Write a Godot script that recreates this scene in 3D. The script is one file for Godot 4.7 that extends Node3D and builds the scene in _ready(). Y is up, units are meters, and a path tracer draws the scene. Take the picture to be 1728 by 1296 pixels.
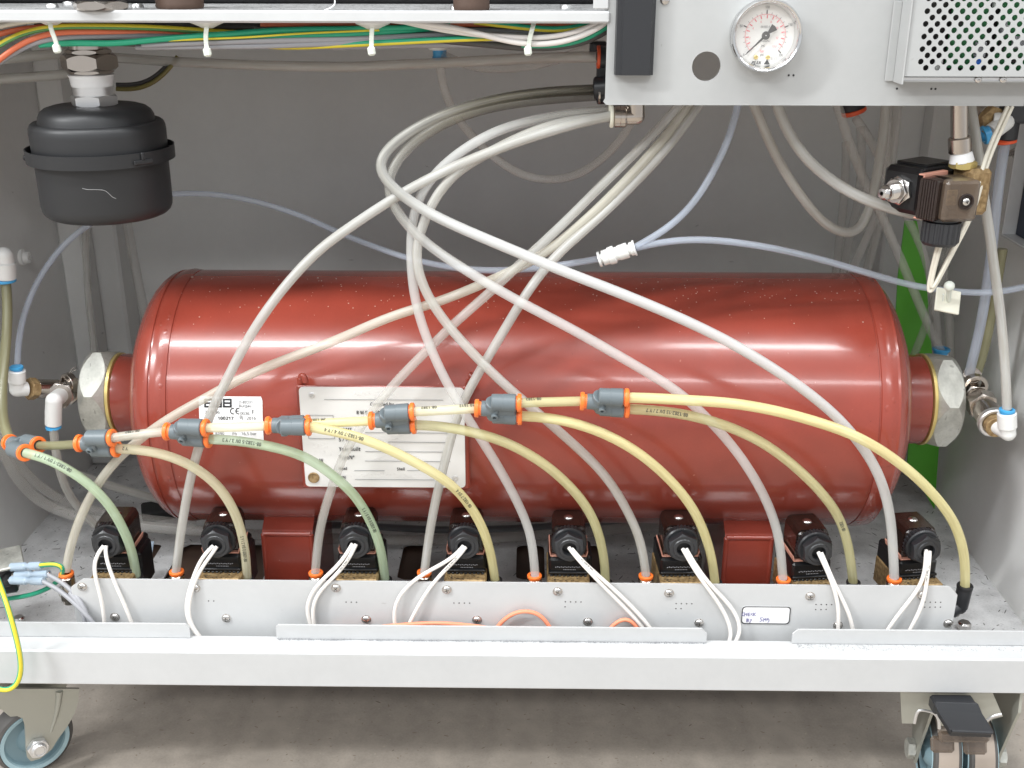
extends Node3D
# Camera of the photograph: positions below are given as pixel of the photograph (1728 x 1296) plus depth z in metres, and turned into points in the room.
const EYE := Vector3(0, 0.7065, 0.777)
const FOCAL := 1850.0
const FLOOR_PAN := 0.135
const TANK_Y := 0.3227
const TANK_Z := -0.1895
const TANK_R := 0.1183
var cam_x: Vector3
var cam_y: Vector3
var cam_f: Vector3
var M := {}
var rng := RandomNumberGenerator.new()
var font_plain: SystemFont
var font_bold: SystemFont
var used := {}


# ---------------------------------------------------------------- mesh builder
class Shape:
	var v := PackedVector3Array()
	var n := PackedVector3Array()
	var uv := PackedVector2Array()

	func tri(a: Vector3, b: Vector3, c: Vector3, na: Vector3, nb: Vector3, nc: Vector3, ua := Vector2.ZERO, ub := Vector2.ZERO, uc := Vector2.ZERO) -> void:
		if (c - a).cross(b - a).dot(na + nb + nc) >= 0.0:
			v.append(a); v.append(b); v.append(c)
			n.append(na); n.append(nb); n.append(nc)
			uv.append(ua); uv.append(ub); uv.append(uc)
		else:
			v.append(a); v.append(c); v.append(b)
			n.append(na); n.append(nc); n.append(nb)
			uv.append(ua); uv.append(uc); uv.append(ub)

	func flat(a: Vector3, b: Vector3, c: Vector3, out: Vector3) -> void:
		var g := (c - a).cross(b - a).normalized()
		if g.dot(out) < 0.0:
			g = -g
		tri(a, b, c, g, g, g)

	func quad(a: Vector3, b: Vector3, c: Vector3, d: Vector3, out: Vector3) -> void:
		flat(a, b, c, out)
		flat(a, c, d, out)

	func uvquad(a: Vector3, b: Vector3, c: Vector3, d: Vector3, out: Vector3) -> void:   # a lower left, b lower right, c upper right, d upper left
		tri(a, b, c, out, out, out, Vector2(0, 1), Vector2(1, 1), Vector2(1, 0))
		tri(a, c, d, out, out, out, Vector2(0, 1), Vector2(1, 0), Vector2(0, 0))

	func box(c: Vector3, size: Vector3, bev := 0.0, bs := Basis()) -> void:
		var h := size / 2.0
		bev = minf(bev, minf(h.x, minf(h.y, h.z)) * 0.98)
		for ax in 3:
			for s in [-1.0, 1.0]:
				var i := (ax + 1) % 3
				var j := (ax + 2) % 3
				var p: Array[Vector3] = []
				for k in [[-1, -1], [1, -1], [1, 1], [-1, 1]]:
					var w := Vector3.ZERO
					w[ax] = h[ax] * s
					w[i] = (h[i] - bev) * k[0]
					w[j] = (h[j] - bev) * k[1]
					p.append(c + bs * w)
				var o := Vector3.ZERO
				o[ax] = s
				quad(p[0], p[1], p[2], p[3], bs * o)
		if bev <= 0.0:
			return
		for ax in 3:
			var i := (ax + 1) % 3
			var j := (ax + 2) % 3
			for si in [-1.0, 1.0]:
				for sj in [-1.0, 1.0]:
					var p: Array[Vector3] = []
					for k in [[-1, 0], [1, 0], [1, 1], [-1, 1]]:
						var w := Vector3.ZERO
						w[ax] = (h[ax] - bev) * k[0]
						w[i] = (h[i] - (bev if k[1] == 0 else 0.0)) * si
						w[j] = (h[j] - (0.0 if k[1] == 0 else bev)) * sj
						p.append(c + bs * w)
					var o := Vector3.ZERO
					o[i] = si
					o[j] = sj
					quad(p[0], p[1], p[2], p[3], bs * o)
		for sx in [-1.0, 1.0]:
			for sy in [-1.0, 1.0]:
				for sz in [-1.0, 1.0]:
					var a := Vector3(h.x * sx, (h.y - bev) * sy, (h.z - bev) * sz)
					var b := Vector3((h.x - bev) * sx, h.y * sy, (h.z - bev) * sz)
					var d := Vector3((h.x - bev) * sx, (h.y - bev) * sy, h.z * sz)
					flat(c + bs * a, c + bs * b, c + bs * d, bs * Vector3(sx, sy, sz))

	static func frame(ax: Vector3, roll := 0.0) -> Basis:   # x along the axis, y and z across it
		var x := ax.normalized()
		var up := Vector3.UP if absf(x.y) < 0.9 else Vector3.BACK
		var z := x.cross(up).normalized()
		var y := z.cross(x).normalized()
		return Basis(x, y, z) * Basis(Vector3.RIGHT, roll)

	func lathe(o: Vector3, ax: Vector3, prof: Array, seg := 24, smooth := 40.0, from := 0.0, to := TAU) -> void:   # prof: Vector2(along, radius), outside to the left of the way
		var bs := frame(ax)
		var sn: Array[Vector2] = []
		for i in prof.size() - 1:
			var d: Vector2 = prof[i + 1] - prof[i]
			sn.append(Vector2(-d.y, d.x).normalized())
		var cosl := cos(deg_to_rad(smooth))
		for i in sn.size():
			var p: Vector2 = prof[i]
			var q: Vector2 = prof[i + 1]
			if p.distance_to(q) < 1e-7:
				continue
			var np := sn[i]
			var nq := sn[i]
			if i > 0 and sn[i - 1].dot(sn[i]) > cosl:
				np = (sn[i - 1] + sn[i]).normalized()
			if i < sn.size() - 1 and sn[i + 1].dot(sn[i]) > cosl:
				nq = (sn[i + 1] + sn[i]).normalized()
			for k in seg:
				var a0 := lerpf(from, to, float(k) / seg)
				var a1 := lerpf(from, to, float(k + 1) / seg)
				var e0 := bs.y * cos(a0) + bs.z * sin(a0)
				var e1 := bs.y * cos(a1) + bs.z * sin(a1)
				var p0 := o + bs.x * p.x + e0 * p.y
				var p1 := o + bs.x * p.x + e1 * p.y
				var q0 := o + bs.x * q.x + e0 * q.y
				var q1 := o + bs.x * q.x + e1 * q.y
				var np0 := bs.x * np.x + e0 * np.y
				var np1 := bs.x * np.x + e1 * np.y
				var nq0 := bs.x * nq.x + e0 * nq.y
				var nq1 := bs.x * nq.x + e1 * nq.y
				if p.y > 1e-7:
					tri(p0, p1, q1 if q.y > 1e-7 else q0, np0, np1, nq1)
				if q.y > 1e-7:
					tri(p0, q1, q0, np0, nq1, nq0)

	func cyl(a: Vector3, b: Vector3, r0: float, r1 := -1.0, bev := 0.0004, seg := 20) -> void:
		var l := a.distance_to(b)
		if r1 < 0.0:
			r1 = r0
		lathe(a, b - a, [Vector2(0, 0), Vector2(0, r0 - bev), Vector2(bev, r0), Vector2(l - bev, r1), Vector2(l, r1 - bev), Vector2(l, 0)], seg, 30.0)

	func pipe(a: Vector3, b: Vector3, r: float, inner: float, bev := 0.0003, seg := 20) -> void:
		var l := a.distance_to(b)
		lathe(a, b - a, [Vector2(l * 0.5, inner), Vector2(0, inner), Vector2(0, r - bev), Vector2(bev, r), Vector2(l - bev, r), Vector2(l, r - bev), Vector2(l, inner), Vector2(l * 0.5, inner)], seg, 30.0)

	func ball(c: Vector3, r: float, seg := 16, ax := Vector3.UP, squash := 1.0) -> void:
		var p := []
		for i in 9:
			var a := PI * i / 8.0
			p.append(Vector2(-cos(a) * r * squash, sin(a) * r))
		lathe(c, ax, p, seg, 80.0)

	func nut(o: Vector3, ax: Vector3, rc: float, w: float, roll := 0.0, cham := 0.35, inner := 0.0, sides := 6) -> void:   # hexagon with chamfered corners
		var bs := frame(ax, roll)
		var ri := rc * cos(PI / sides)
		var steps := sides * 8
		var ends: Array = []
		for k in steps + 1:
			var a := TAU * k / steps
			var m := fposmod(a, TAU / sides) - PI / sides
			var r := ri / cos(m)
			var drop := (r - ri * 0.985) * cham * 1.7
			var e := bs.y * cos(a) + bs.z * sin(a)
			var nr := bs.y * cos(a - m) + bs.z * sin(a - m)
			ends.append([e, r, maxf(drop, 0.0), nr])
		var rc_end := ri * 0.985
		for k in steps:
			var p: Array = ends[k]
			var q: Array = ends[k + 1]
			var mid := (fposmod((TAU * (k + 0.5) / steps), TAU / sides)) - PI / sides
			var am: float = TAU * (k + 0.5) / steps - mid
			var nr := bs.y * cos(am) + bs.z * sin(am)
			var ep: Vector3 = p[0]
			var eq: Vector3 = q[0]
			var a0 := o + bs.x * float(p[2]) + ep * float(p[1])
			var a1 := o + bs.x * (w - float(p[2])) + ep * float(p[1])
			var b0 := o + bs.x * float(q[2]) + eq * float(q[1])
			var b1 := o + bs.x * (w - float(q[2])) + eq * float(q[1])
			tri(a0, b0, b1, nr, nr, nr)
			tri(a0, b1, a1, nr, nr, nr)
			quad(a1, b1, o + bs.x * w + eq * rc_end, o + bs.x * w + ep * rc_end, bs.x + ep)
			quad(a0, b0, o + eq * rc_end, o + ep * rc_end, -bs.x + ep)
			quad(o + bs.x * w + ep * inner, o + bs.x * w + eq * inner, o + bs.x * w + eq * rc_end, o + bs.x * w + ep * rc_end, bs.x)
			quad(o + ep * inner, o + eq * inner, o + eq * rc_end, o + ep * rc_end, -bs.x)
			if inner > 0.0:
				quad(o + ep * inner, o + eq * inner, o + bs.x * w + eq * inner, o + bs.x * w + ep * inner, -ep)

	func knurl(o: Vector3, ax: Vector3, r: float, w: float, teeth: int, depth: float) -> void:
		var bs := frame(ax)
		var steps := teeth * 4
		for k in steps:
			var a := TAU * k / steps
			var b := TAU * (k + 1) / steps
			var ra := r - (depth if k % 4 >= 2 else 0.0)
			var rb := r - (depth if (k + 1) % 4 >= 2 else 0.0)
			var ea := bs.y * cos(a) + bs.z * sin(a)
			var eb := bs.y * cos(b) + bs.z * sin(b)
			quad(o + ea * ra, o + eb * rb, o + bs.x * w + eb * rb, o + bs.x * w + ea * ra, ea + eb)
			flat(o + bs.x * w, o + bs.x * w + ea * ra, o + bs.x * w + eb * rb, bs.x)
			flat(o, o + ea * ra, o + eb * rb, -bs.x)

	func tube(pts: PackedVector3Array, r: float, seg := 12, r_end := -1.0) -> void:
		var k := pts.size()
		var side := Vector3.ZERO
		var along := 0.0
		var rings: Array = []
		for i in k:
			var t := (pts[mini(i + 1, k - 1)] - pts[maxi(i - 1, 0)]).normalized()
			if i == 0:
				side = t.cross(Vector3.UP if absf(t.y) < 0.8 else Vector3.RIGHT).normalized()
			else:
				side = (side - t * side.dot(t)).normalized()
				along += pts[i].distance_to(pts[i - 1])
			rings.append([pts[i], side, t.cross(side), along, t])
		for i in k - 1:
			var p: Array = rings[i]
			var q: Array = rings[i + 1]
			var rp := r if r_end < 0.0 else lerpf(r, r_end, float(i) / (k - 1))
			var rq := r if r_end < 0.0 else lerpf(r, r_end, float(i + 1) / (k - 1))
			for s in seg:
				var a0 := TAU * s / seg
				var a1 := TAU * (s + 1) / seg
				var e0: Vector3 = p[1] * cos(a0) + p[2] * sin(a0)
				var e1: Vector3 = p[1] * cos(a1) + p[2] * sin(a1)
				var f0: Vector3 = q[1] * cos(a0) + q[2] * sin(a0)
				var f1: Vector3 = q[1] * cos(a1) + q[2] * sin(a1)
				var u0 := Vector2(float(s) / seg, p[3] * 20.0)
				var u1 := Vector2(float(s + 1) / seg, p[3] * 20.0)
				var w0 := Vector2(float(s) / seg, q[3] * 20.0)
				var w1 := Vector2(float(s + 1) / seg, q[3] * 20.0)
				tri(p[0] + e0 * rp, p[0] + e1 * rp, q[0] + f1 * rq, e0, e1, f1, u0, u1, w1)
				tri(p[0] + e0 * rp, q[0] + f1 * rq, q[0] + f0 * rq, e0, f1, f0, u0, w1, w0)
		for e in [0, k - 1]:
			var p: Array = rings[e]
			var o: Vector3 = p[4] * (-1.0 if e == 0 else 1.0)
			var re := r if e == 0 or r_end < 0.0 else r_end
			for s in seg:
				var a0 := TAU * s / seg
				var a1 := TAU * (s + 1) / seg
				flat(p[0], p[0] + (p[1] * cos(a0) + p[2] * sin(a0)) * re, p[0] + (p[1] * cos(a1) + p[2] * sin(a1)) * re, o)

	func slab(poly: PackedVector2Array, xf: Transform3D, depth: float) -> void:   # outline in the plane of xf, thickness along its z
		var idx := Geometry2D.triangulate_polygon(poly)
		var zf := xf.basis.z
		for i in range(0, idx.size(), 3):
			var a := poly[idx[i]]
			var b := poly[idx[i + 1]]
			var c := poly[idx[i + 2]]
			flat(xf * Vector3(a.x, a.y, depth), xf * Vector3(b.x, b.y, depth), xf * Vector3(c.x, c.y, depth), zf)
			flat(xf * Vector3(a.x, a.y, 0), xf * Vector3(b.x, b.y, 0), xf * Vector3(c.x, c.y, 0), -zf)
		var turn := -1.0 if Geometry2D.is_polygon_clockwise(poly) else 1.0
		for i in poly.size():
			var a := poly[i]
			var b := poly[(i + 1) % poly.size()]
			var d := (b - a) * turn
			quad(xf * Vector3(a.x, a.y, 0), xf * Vector3(b.x, b.y, 0), xf * Vector3(b.x, b.y, depth), xf * Vector3(a.x, a.y, depth), xf.basis * Vector3(d.y, -d.x, 0))

	func holed(rect: Rect2, hole: Vector2, hsize: Vector2, corner: float, xf: Transform3D, depth: float, steps := 16) -> void:   # a rectangle of plate round one rounded hole of half size hsize
		var ang: Array = []
		for i in steps:
			ang.append(TAU * i / steps)
		for c in [rect.position, rect.position + Vector2(rect.size.x, 0), rect.end, rect.position + Vector2(0, rect.size.y)]:
			ang.append(fposmod((c - hole).angle(), TAU))
		for sx in [-1, 1]:
			for sy in [-1, 1]:
				for q in [Vector2(hsize.x * sx, (hsize.y - corner) * sy), Vector2((hsize.x - corner) * sx, hsize.y * sy)]:
					ang.append(fposmod(q.angle(), TAU))
		ang.sort()
		var inn: Array[Vector2] = []
		var outr: Array[Vector2] = []
		for a in ang:
			var d := Vector2(cos(a), sin(a))
			var te := INF
			if d.x > 1e-9:
				te = minf(te, (rect.end.x - hole.x) / d.x)
			elif d.x < -1e-9:
				te = minf(te, (rect.position.x - hole.x) / d.x)
			if d.y > 1e-9:
				te = minf(te, (rect.end.y - hole.y) / d.y)
			elif d.y < -1e-9:
				te = minf(te, (rect.position.y - hole.y) / d.y)
			outr.append(hole + d * te)
			var lo := 0.0
			var hi := hsize.length()
			for it in 24:
				var m := (lo + hi) / 2.0
				var q := (d * m).abs() - (hsize - Vector2(corner, corner))
				var sd := Vector2(maxf(q.x, 0), maxf(q.y, 0)).length() + minf(maxf(q.x, q.y), 0.0) - corner
				if sd > 0.0:
					hi = m
				else:
					lo = m
			inn.append(hole + d * lo)
		var z := xf.basis.z
		for i in ang.size():
			var j := (i + 1) % ang.size()
			if inn[i].distance_to(inn[j]) < 1e-7 and outr[i].distance_to(outr[j]) < 1e-7:
				continue
			for s in [0.0, depth]:
				var o := z if s > 0.0 else -z
				quad(xf * Vector3(inn[i].x, inn[i].y, s), xf * Vector3(outr[i].x, outr[i].y, s), xf * Vector3(outr[j].x, outr[j].y, s), xf * Vector3(inn[j].x, inn[j].y, s), o)
			var mid := hole - (inn[i] + inn[j]) / 2.0
			quad(xf * Vector3(inn[i].x, inn[i].y, 0), xf * Vector3(inn[j].x, inn[j].y, 0), xf * Vector3(inn[j].x, inn[j].y, depth), xf * Vector3(inn[i].x, inn[i].y, depth), xf.basis * Vector3(mid.x, mid.y, 0))

	func text(s: String, font: Font, height: float, put: Callable, squeeze := 1.0, centred := false) -> float:   # put(Vector2) returns [point, normal]; height is that of a capital
		var tm := TextMesh.new()
		tm.text = s
		tm.font = font
		tm.font_size = 64
		tm.pixel_size = 0.01
		var k := height / 0.46   # a capital of this font stands 0.46 tall
		tm.depth = 0.0
		tm.curve_step = 2.0
		tm.horizontal_alignment = HORIZONTAL_ALIGNMENT_CENTER if centred else HORIZONTAL_ALIGNMENT_LEFT
		tm.vertical_alignment = VERTICAL_ALIGNMENT_BOTTOM
		var a := tm.get_mesh_arrays()
		if a.is_empty() or a[Mesh.ARRAY_VERTEX] == null:
			return 0.0
		var vs: PackedVector3Array = a[Mesh.ARRAY_VERTEX]
		var ix: PackedInt32Array = a[Mesh.ARRAY_INDEX]
		var x0 := INF
		var x1 := -INF
		var base := INF
		for p in vs:
			x0 = minf(x0, p.x)
			x1 = maxf(x1, p.x)
			base = minf(base, p.y)
		if ix.is_empty():
			ix = PackedInt32Array(range(vs.size()))
		for i in range(0, ix.size(), 3):
			var q: Array = []
			for m in 3:
				var p := vs[ix[i + m]]
				q.append(put.call(Vector2((p.x - (0.0 if centred else x0)) * squeeze * k, (p.y - base) * k)))
			tri(q[0][0], q[1][0], q[2][0], q[0][1], q[1][1], q[2][1])
		return (x1 - x0) * squeeze * k

	func mesh(shift := Vector3.ZERO) -> ArrayMesh:
		var w := v
		if shift != Vector3.ZERO:
			w = PackedVector3Array()
			w.resize(v.size())
			for i in v.size():
				w[i] = v[i] - shift
		var a := []
		a.resize(Mesh.ARRAY_MAX)
		a[Mesh.ARRAY_VERTEX] = w
		a[Mesh.ARRAY_NORMAL] = n
		a[Mesh.ARRAY_TEX_UV] = uv
		var m := ArrayMesh.new()
		m.add_surface_from_arrays(Mesh.PRIMITIVE_TRIANGLES, a)
		return m

	func base() -> Vector3:
		var lo := Vector3(INF, INF, INF)
		var hi := -lo
		for p in v:
			lo = lo.min(p)
			hi = hi.max(p)
		return Vector3((lo.x + hi.x) / 2.0, lo.y, (lo.z + hi.z) / 2.0)


# ---------------------------------------------------------------- where a pixel lies
func ray(px: float, py: float) -> Vector3:
	return cam_f + cam_x * ((px - 864.0) / FOCAL) + cam_y * ((648.0 - py) / FOCAL)


func P(px: float, py: float, z: float) -> Vector3:
	var d := ray(px, py)
	return EYE + d * ((z - EYE.z) / d.z)


func PY(px: float, py: float, y: float) -> Vector3:
	var d := ray(px, py)
	return EYE + d * ((y - EYE.y) / d.y)


func PX(px: float, py: float, x: float) -> Vector3:
	var d := ray(px, py)
	return EYE + d * ((x - EYE.x) / d.x)


func on_tank(px: float, py: float) -> Vector2:   # (x, angle up from the front) on the shell of the tank
	var d := ray(px, py)
	var oy := EYE.y - TANK_Y
	var oz := EYE.z - TANK_Z
	var a := d.y * d.y + d.z * d.z
	var b := oy * d.y + oz * d.z
	var c := oy * oy + oz * oz - TANK_R * TANK_R
	var t := (-b - sqrt(maxf(b * b - a * c, 0.0))) / a
	var p := EYE + d * t
	return Vector2(p.x, atan2(p.y - TANK_Y, p.z - TANK_Z))


func shell(x: float, ang: float, lift: float) -> Array:
	var e := Vector3(0, sin(ang), cos(ang))
	return [Vector3(x, TANK_Y, TANK_Z) + e * (TANK_R + lift), e]


func path(flatp: Array) -> PackedVector3Array:   # px, py, z in mm, ... to a smooth run of points
	var c: Array[Vector3] = []
	for i in range(0, flatp.size(), 3):
		c.append(P(flatp[i], flatp[i + 1], flatp[i + 2] / 1000.0))
	return smooth(c)


func smooth(c: Array[Vector3], rounds := 10) -> PackedVector3Array:
	var out := PackedVector3Array()
	var k := c.size()
	for i in k - 1:
		var p0 := c[maxi(i - 1, 0)]
		var p3 := c[mini(i + 2, k - 1)]
		var steps := clampi(int(c[i].distance_to(c[i + 1]) / 0.005), 3, 14)
		for s in steps:
			out.append(c[i].cubic_interpolate(c[i + 1], p0, p3, float(s) / steps))
	out.append(c[k - 1])
	for r in rounds:
		var q := out.duplicate()
		for i in range(1, out.size() - 1):
			q[i] = out[i] * 0.5 + (out[i - 1] + out[i + 1]) * 0.25
		out = q
	return out


# ---------------------------------------------------------------- naming and adding
func numbered(called: String) -> String:
	used[called] = used.get(called, -1) + 1
	return called if used[called] == 0 else "%s_%03d" % [called, used[called]]


func tag(o: Node3D, label: String, category: String, group := "") -> void:
	o.set_meta("label", label)
	o.set_meta("category", category)
	if group:
		o.set_meta("group", group)


func thing(called: String, label: String, category: String, at: Vector3, group := "") -> Node3D:
	var o := Node3D.new()
	o.name = numbered(called)
	add_child(o)
	o.position = at
	tag(o, label, category, group)
	return o


func part(parent: Node3D, called: String, s: Shape, m: Material) -> MeshInstance3D:
	var o := MeshInstance3D.new()
	var at := parent.position
	if parent.get_parent() != self and parent != self:
		at += (parent.get_parent() as Node3D).position
	o.mesh = s.mesh(at if parent != self else Vector3.ZERO)
	o.material_override = m
	o.name = called
	parent.add_child(o, true)
	return o


func again(parent: Node3D, called: String, mesh: Mesh, m: Material, xf: Transform3D) -> MeshInstance3D:   # a shared mesh put at a place in the room
	var o := MeshInstance3D.new()
	o.mesh = mesh
	o.material_override = m
	o.name = called
	parent.add_child(o, true)
	var at := parent.position
	if parent.get_parent() != self:
		at += (parent.get_parent() as Node3D).position
	o.transform = Transform3D(xf.basis, xf.origin - at)
	return o


func solo(called: String, s: Shape, m: Material, label: String, category: String, group := "") -> MeshInstance3D:
	var o := MeshInstance3D.new()
	var at := s.base()
	o.mesh = s.mesh(at)
	o.material_override = m
	o.name = numbered(called)
	add_child(o)
	o.position = at
	tag(o, label, category, group)
	return o


func copy(src: Node3D, called: String, xf: Transform3D, label: String) -> Node3D:
	var c: Node3D = src.duplicate()
	c.name = numbered(called)
	add_child(c)
	c.transform = xf
	c.set_meta("label", label)
	return c


# ---------------------------------------------------------------- materials
func lin(r: float, g: float, b: float, a := 1.0) -> Color:
	var c := Color(r, g, b).linear_to_srgb()
	c.a = a
	return c


func mat(key: String, c: Color, rough: float, metal := 0.0) -> StandardMaterial3D:
	var m := StandardMaterial3D.new()
	m.resource_name = key
	m.albedo_color = c
	m.roughness = rough
	m.metallic = metal
	M[key] = m
	return m


func hose_mat(key: String, c: Color, back: Color, rough := 0.28) -> void:
	var m := mat(key, c, rough)
	if c.a < 1.0:
		m.transparency = BaseMaterial3D.TRANSPARENCY_ALPHA
	m.backlight_enabled = true
	m.backlight = back
	m.albedo_texture = M.grime.albedo_texture
	m.uv1_scale = Vector3(1.0, 0.12, 1.0)


func noise(freq: float, seed_: int, octaves := 4) -> FastNoiseLite:
	var f := FastNoiseLite.new()
	f.noise_type = FastNoiseLite.TYPE_SIMPLEX
	f.frequency = freq
	f.seed = seed_
	f.fractal_octaves = octaves
	return f


func noise_tex(freq: float, seed_: int, lo: Color, hi: Color, size := 512, octaves := 4, normal := false) -> NoiseTexture2D:
	var t := NoiseTexture2D.new()
	t.width = size
	t.height = size
	t.seamless = true
	t.noise = noise(freq, seed_, octaves)
	if normal:
		t.as_normal_map = true
		t.bump_strength = 2.0
	else:
		var g := Gradient.new()
		g.set_color(0, lo)
		g.set_color(1, hi)
		t.color_ramp = g
	return t


func triplanar(m: StandardMaterial3D, scale: float) -> void:
	m.uv1_triplanar = true
	m.uv1_world_triplanar = true
	m.uv1_scale = Vector3(scale, scale, scale)


func speckled(size: int, base: Color, vary: float, spots: Array, seed_: int) -> ImageTexture:   # spots: [count, smallest, largest, colour, stretch]
	rng.seed = seed_
	var im := Image.create(size, size, false, Image.FORMAT_RGB8)
	var f := noise(3.0 / size, seed_, 3)
	var h := noise(0.06, seed_ + 1, 2)
	for y in size:
		for x in size:
			var wx := minf(x, size - x) / float(size)   # folds at the border so that the tile closes
			var k := 1.0 + vary * (f.get_noise_2d(absf(x - size * 0.5) * 1.7, absf(y - size * 0.5) * 1.7) + 0.35 * h.get_noise_2d(x, y) * minf(1.0, wx * 12.0))
			im.set_pixel(x, y, Color(clampf(base.r * k, 0, 1), clampf(base.g * k, 0, 1), clampf(base.b * k, 0, 1)))
	for sp in spots:
		for i in int(sp[0]):
			var cx := rng.randf() * size
			var cy := rng.randf() * size
			var r := lerpf(sp[1], sp[2], pow(rng.randf(), 3.0))
			var an := rng.randf() * TAU
			var st: float = 1.0 + rng.randf() * sp[4]
			var op := rng.randf_range(0.35, 1.0)
			var reach := int(r * st) + 1
			for yy in range(-reach, reach + 1):
				for xx in range(-reach, reach + 1):
					var d := Vector2(xx, yy).rotated(an)
					d.x /= st
					if d.length() <= r:
						var qx := posmod(int(cx) + xx, size)
						var qy := posmod(int(cy) + yy, size)
						im.set_pixel(qx, qy, im.get_pixel(qx, qy).lerp(sp[3], op * clampf(r - d.length() + 0.4, 0, 1)))
	return ImageTexture.create_from_image(im)


func materials() -> void:
	var white := mat("painted_steel", lin(0.555, 0.56, 0.56), 0.42)
	white.albedo_texture = speckled(512, Color(0.985, 0.985, 0.985), 0.014, [[10, 0.5, 1.0, Color(0.8, 0.79, 0.78), 3.0]], 5)
	triplanar(white, 3.0)
	var pp := mat("panel_paint", lin(0.43, 0.435, 0.43), 0.42)
	pp.albedo_texture = white.albedo_texture
	triplanar(pp, 3.0)
	var inner := mat("painted_inside", lin(0.76, 0.76, 0.75), 0.5)
	inner.albedo_texture = speckled(512, Color(0.985, 0.985, 0.98), 0.012, [[10, 0.5, 1.2, Color(0.75, 0.74, 0.73), 4.0]], 15)
	triplanar(inner, 2.2)
	var pan := mat("scuffed_pan", lin(0.68, 0.68, 0.68), 0.5)
	pan.albedo_texture = speckled(1024, Color(0.95, 0.95, 0.95), 0.09, [[420, 0.7, 3.4, Color(0.2, 0.19, 0.18), 9.0], [500, 0.5, 1.4, Color(0.4, 0.38, 0.36), 3.0], [12, 2.0, 5.0, Color(0.16, 0.15, 0.14), 4.0]], 8)
	triplanar(pan, 5.0)
	var tray := mat("dusty_tray", lin(0.5, 0.5, 0.5), 0.5)
	tray.albedo_texture = speckled(512, Color(0.9, 0.9, 0.9), 0.1, [[5200, 0.6, 2.4, Color(0.03, 0.03, 0.03), 2.0]], 9)
	triplanar(tray, 7.0)
	var red := mat("tank_enamel", Color(1, 1, 1), 0.27)
	red.albedo_texture = speckled(1024, lin(0.265, 0.045, 0.028), 0.035, [[40, 0.8, 2.6, Color(0.82, 0.62, 0.55), 1.2], [320, 0.5, 1.1, Color(0.66, 0.4, 0.34), 0.8], [40, 0.8, 1.6, Color(0.28, 0.08, 0.06), 1.0]], 21)
	triplanar(red, 4.0)
	red.normal_enabled = true
	red.normal_texture = noise_tex(0.02, 4, Color.BLACK, Color.WHITE, 512, 2, true)
	red.normal_scale = 0.05
	red.clearcoat_enabled = true
	red.clearcoat = 0.35
	red.clearcoat_roughness = 0.1
	mat("red_seam", lin(0.265, 0.045, 0.028), 0.3)
	var floor_ := mat("factory_floor", lin(0.52, 0.455, 0.385), 0.62)
	floor_.albedo_texture = speckled(1024, Color(0.9, 0.9, 0.9), 0.07, [[120, 0.8, 3.2, Color(1, 1, 0.98), 1.5], [700, 0.6, 3.0, Color(0.74, 0.71, 0.68), 3.0], [10, 1.5, 3.5, Color(0.5, 0.47, 0.44), 6.0]], 31)
	triplanar(floor_, 4.0)
	floor_.heightmap_enabled = false
	floor_.normal_enabled = true
	floor_.normal_texture = noise_tex(0.03, 7, Color.BLACK, Color.WHITE, 512, 4, true)
	floor_.normal_scale = 0.25
	mat("black_paint", lin(0.021, 0.0215, 0.023), 0.46)
	mat("dust", lin(0.42, 0.27, 0.22), 0.8)
	mat("scratch", lin(0.25, 0.25, 0.25), 0.6)
	mat("black_plastic", lin(0.024, 0.025, 0.028), 0.36)
	mat("black_rubber", lin(0.02, 0.02, 0.021), 0.7)
	mat("hose_black", lin(0.016, 0.016, 0.018), 0.45)
	mat("coil_black", lin(0.009, 0.009, 0.01), 0.3)
	var conn := mat("smoked_plastic", lin(0.018, 0.009, 0.007, 0.92), 0.26)
	conn.transparency = BaseMaterial3D.TRANSPARENCY_ALPHA
	conn.clearcoat_enabled = true
	conn.clearcoat = 0.5
	conn.clearcoat_roughness = 0.12
	var smoke := mat("smoked_clear", lin(0.12, 0.085, 0.06, 0.72), 0.3)
	smoke.transparency = BaseMaterial3D.TRANSPARENCY_ALPHA
	smoke.clearcoat_enabled = true
	smoke.clearcoat = 0.7
	smoke.clearcoat_roughness = 0.15
	mat("gasket", lin(0.62, 0.3, 0.22), 0.55)
	var brass := mat("brass", lin(0.52, 0.37, 0.19), 0.42, 0.35)
	brass.albedo_texture = noise_tex(0.02, 3, Color(0.6, 0.56, 0.5), Color(1, 1, 1), 256)
	triplanar(brass, 30.0)
	mat("bright_brass", lin(0.66, 0.52, 0.2), 0.38, 0.6)
	mat("nickel", lin(0.52, 0.47, 0.42), 0.22, 1.0)
	var zinc := mat("zinc", lin(0.6, 0.6, 0.56), 0.5, 0.55)
	zinc.albedo_texture = speckled(512, Color(0.93, 0.93, 0.92), 0.12, [[60, 0.8, 4.0, Color(0.45, 0.44, 0.42), 3.0]], 44)
	triplanar(zinc, 9.0)
	mat("steel", lin(0.66, 0.64, 0.62), 0.22, 1.0)
	mat("chrome", lin(0.7, 0.7, 0.7), 0.14, 1.0)
	mat("screw_steel", lin(0.62, 0.6, 0.58), 0.25, 1.0)
	mat("screw_slot", lin(0.05, 0.045, 0.04), 0.6, 0.3)
	mat("aluminium", lin(0.74, 0.74, 0.74), 0.36, 0.9)
	mat("thread_tape", lin(0.86, 0.86, 0.86), 0.6)
	mat("fork_zinc", lin(0.42, 0.42, 0.37), 0.42, 0.5)
	mat("orange_plastic", lin(0.95, 0.2, 0.035), 0.35)
	mat("red_plastic", lin(0.75, 0.1, 0.03), 0.35)
	mat("blue_plastic", lin(0.06, 0.36, 0.68), 0.3)
	mat("grey_plastic", lin(0.145, 0.172, 0.185), 0.4)
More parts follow.
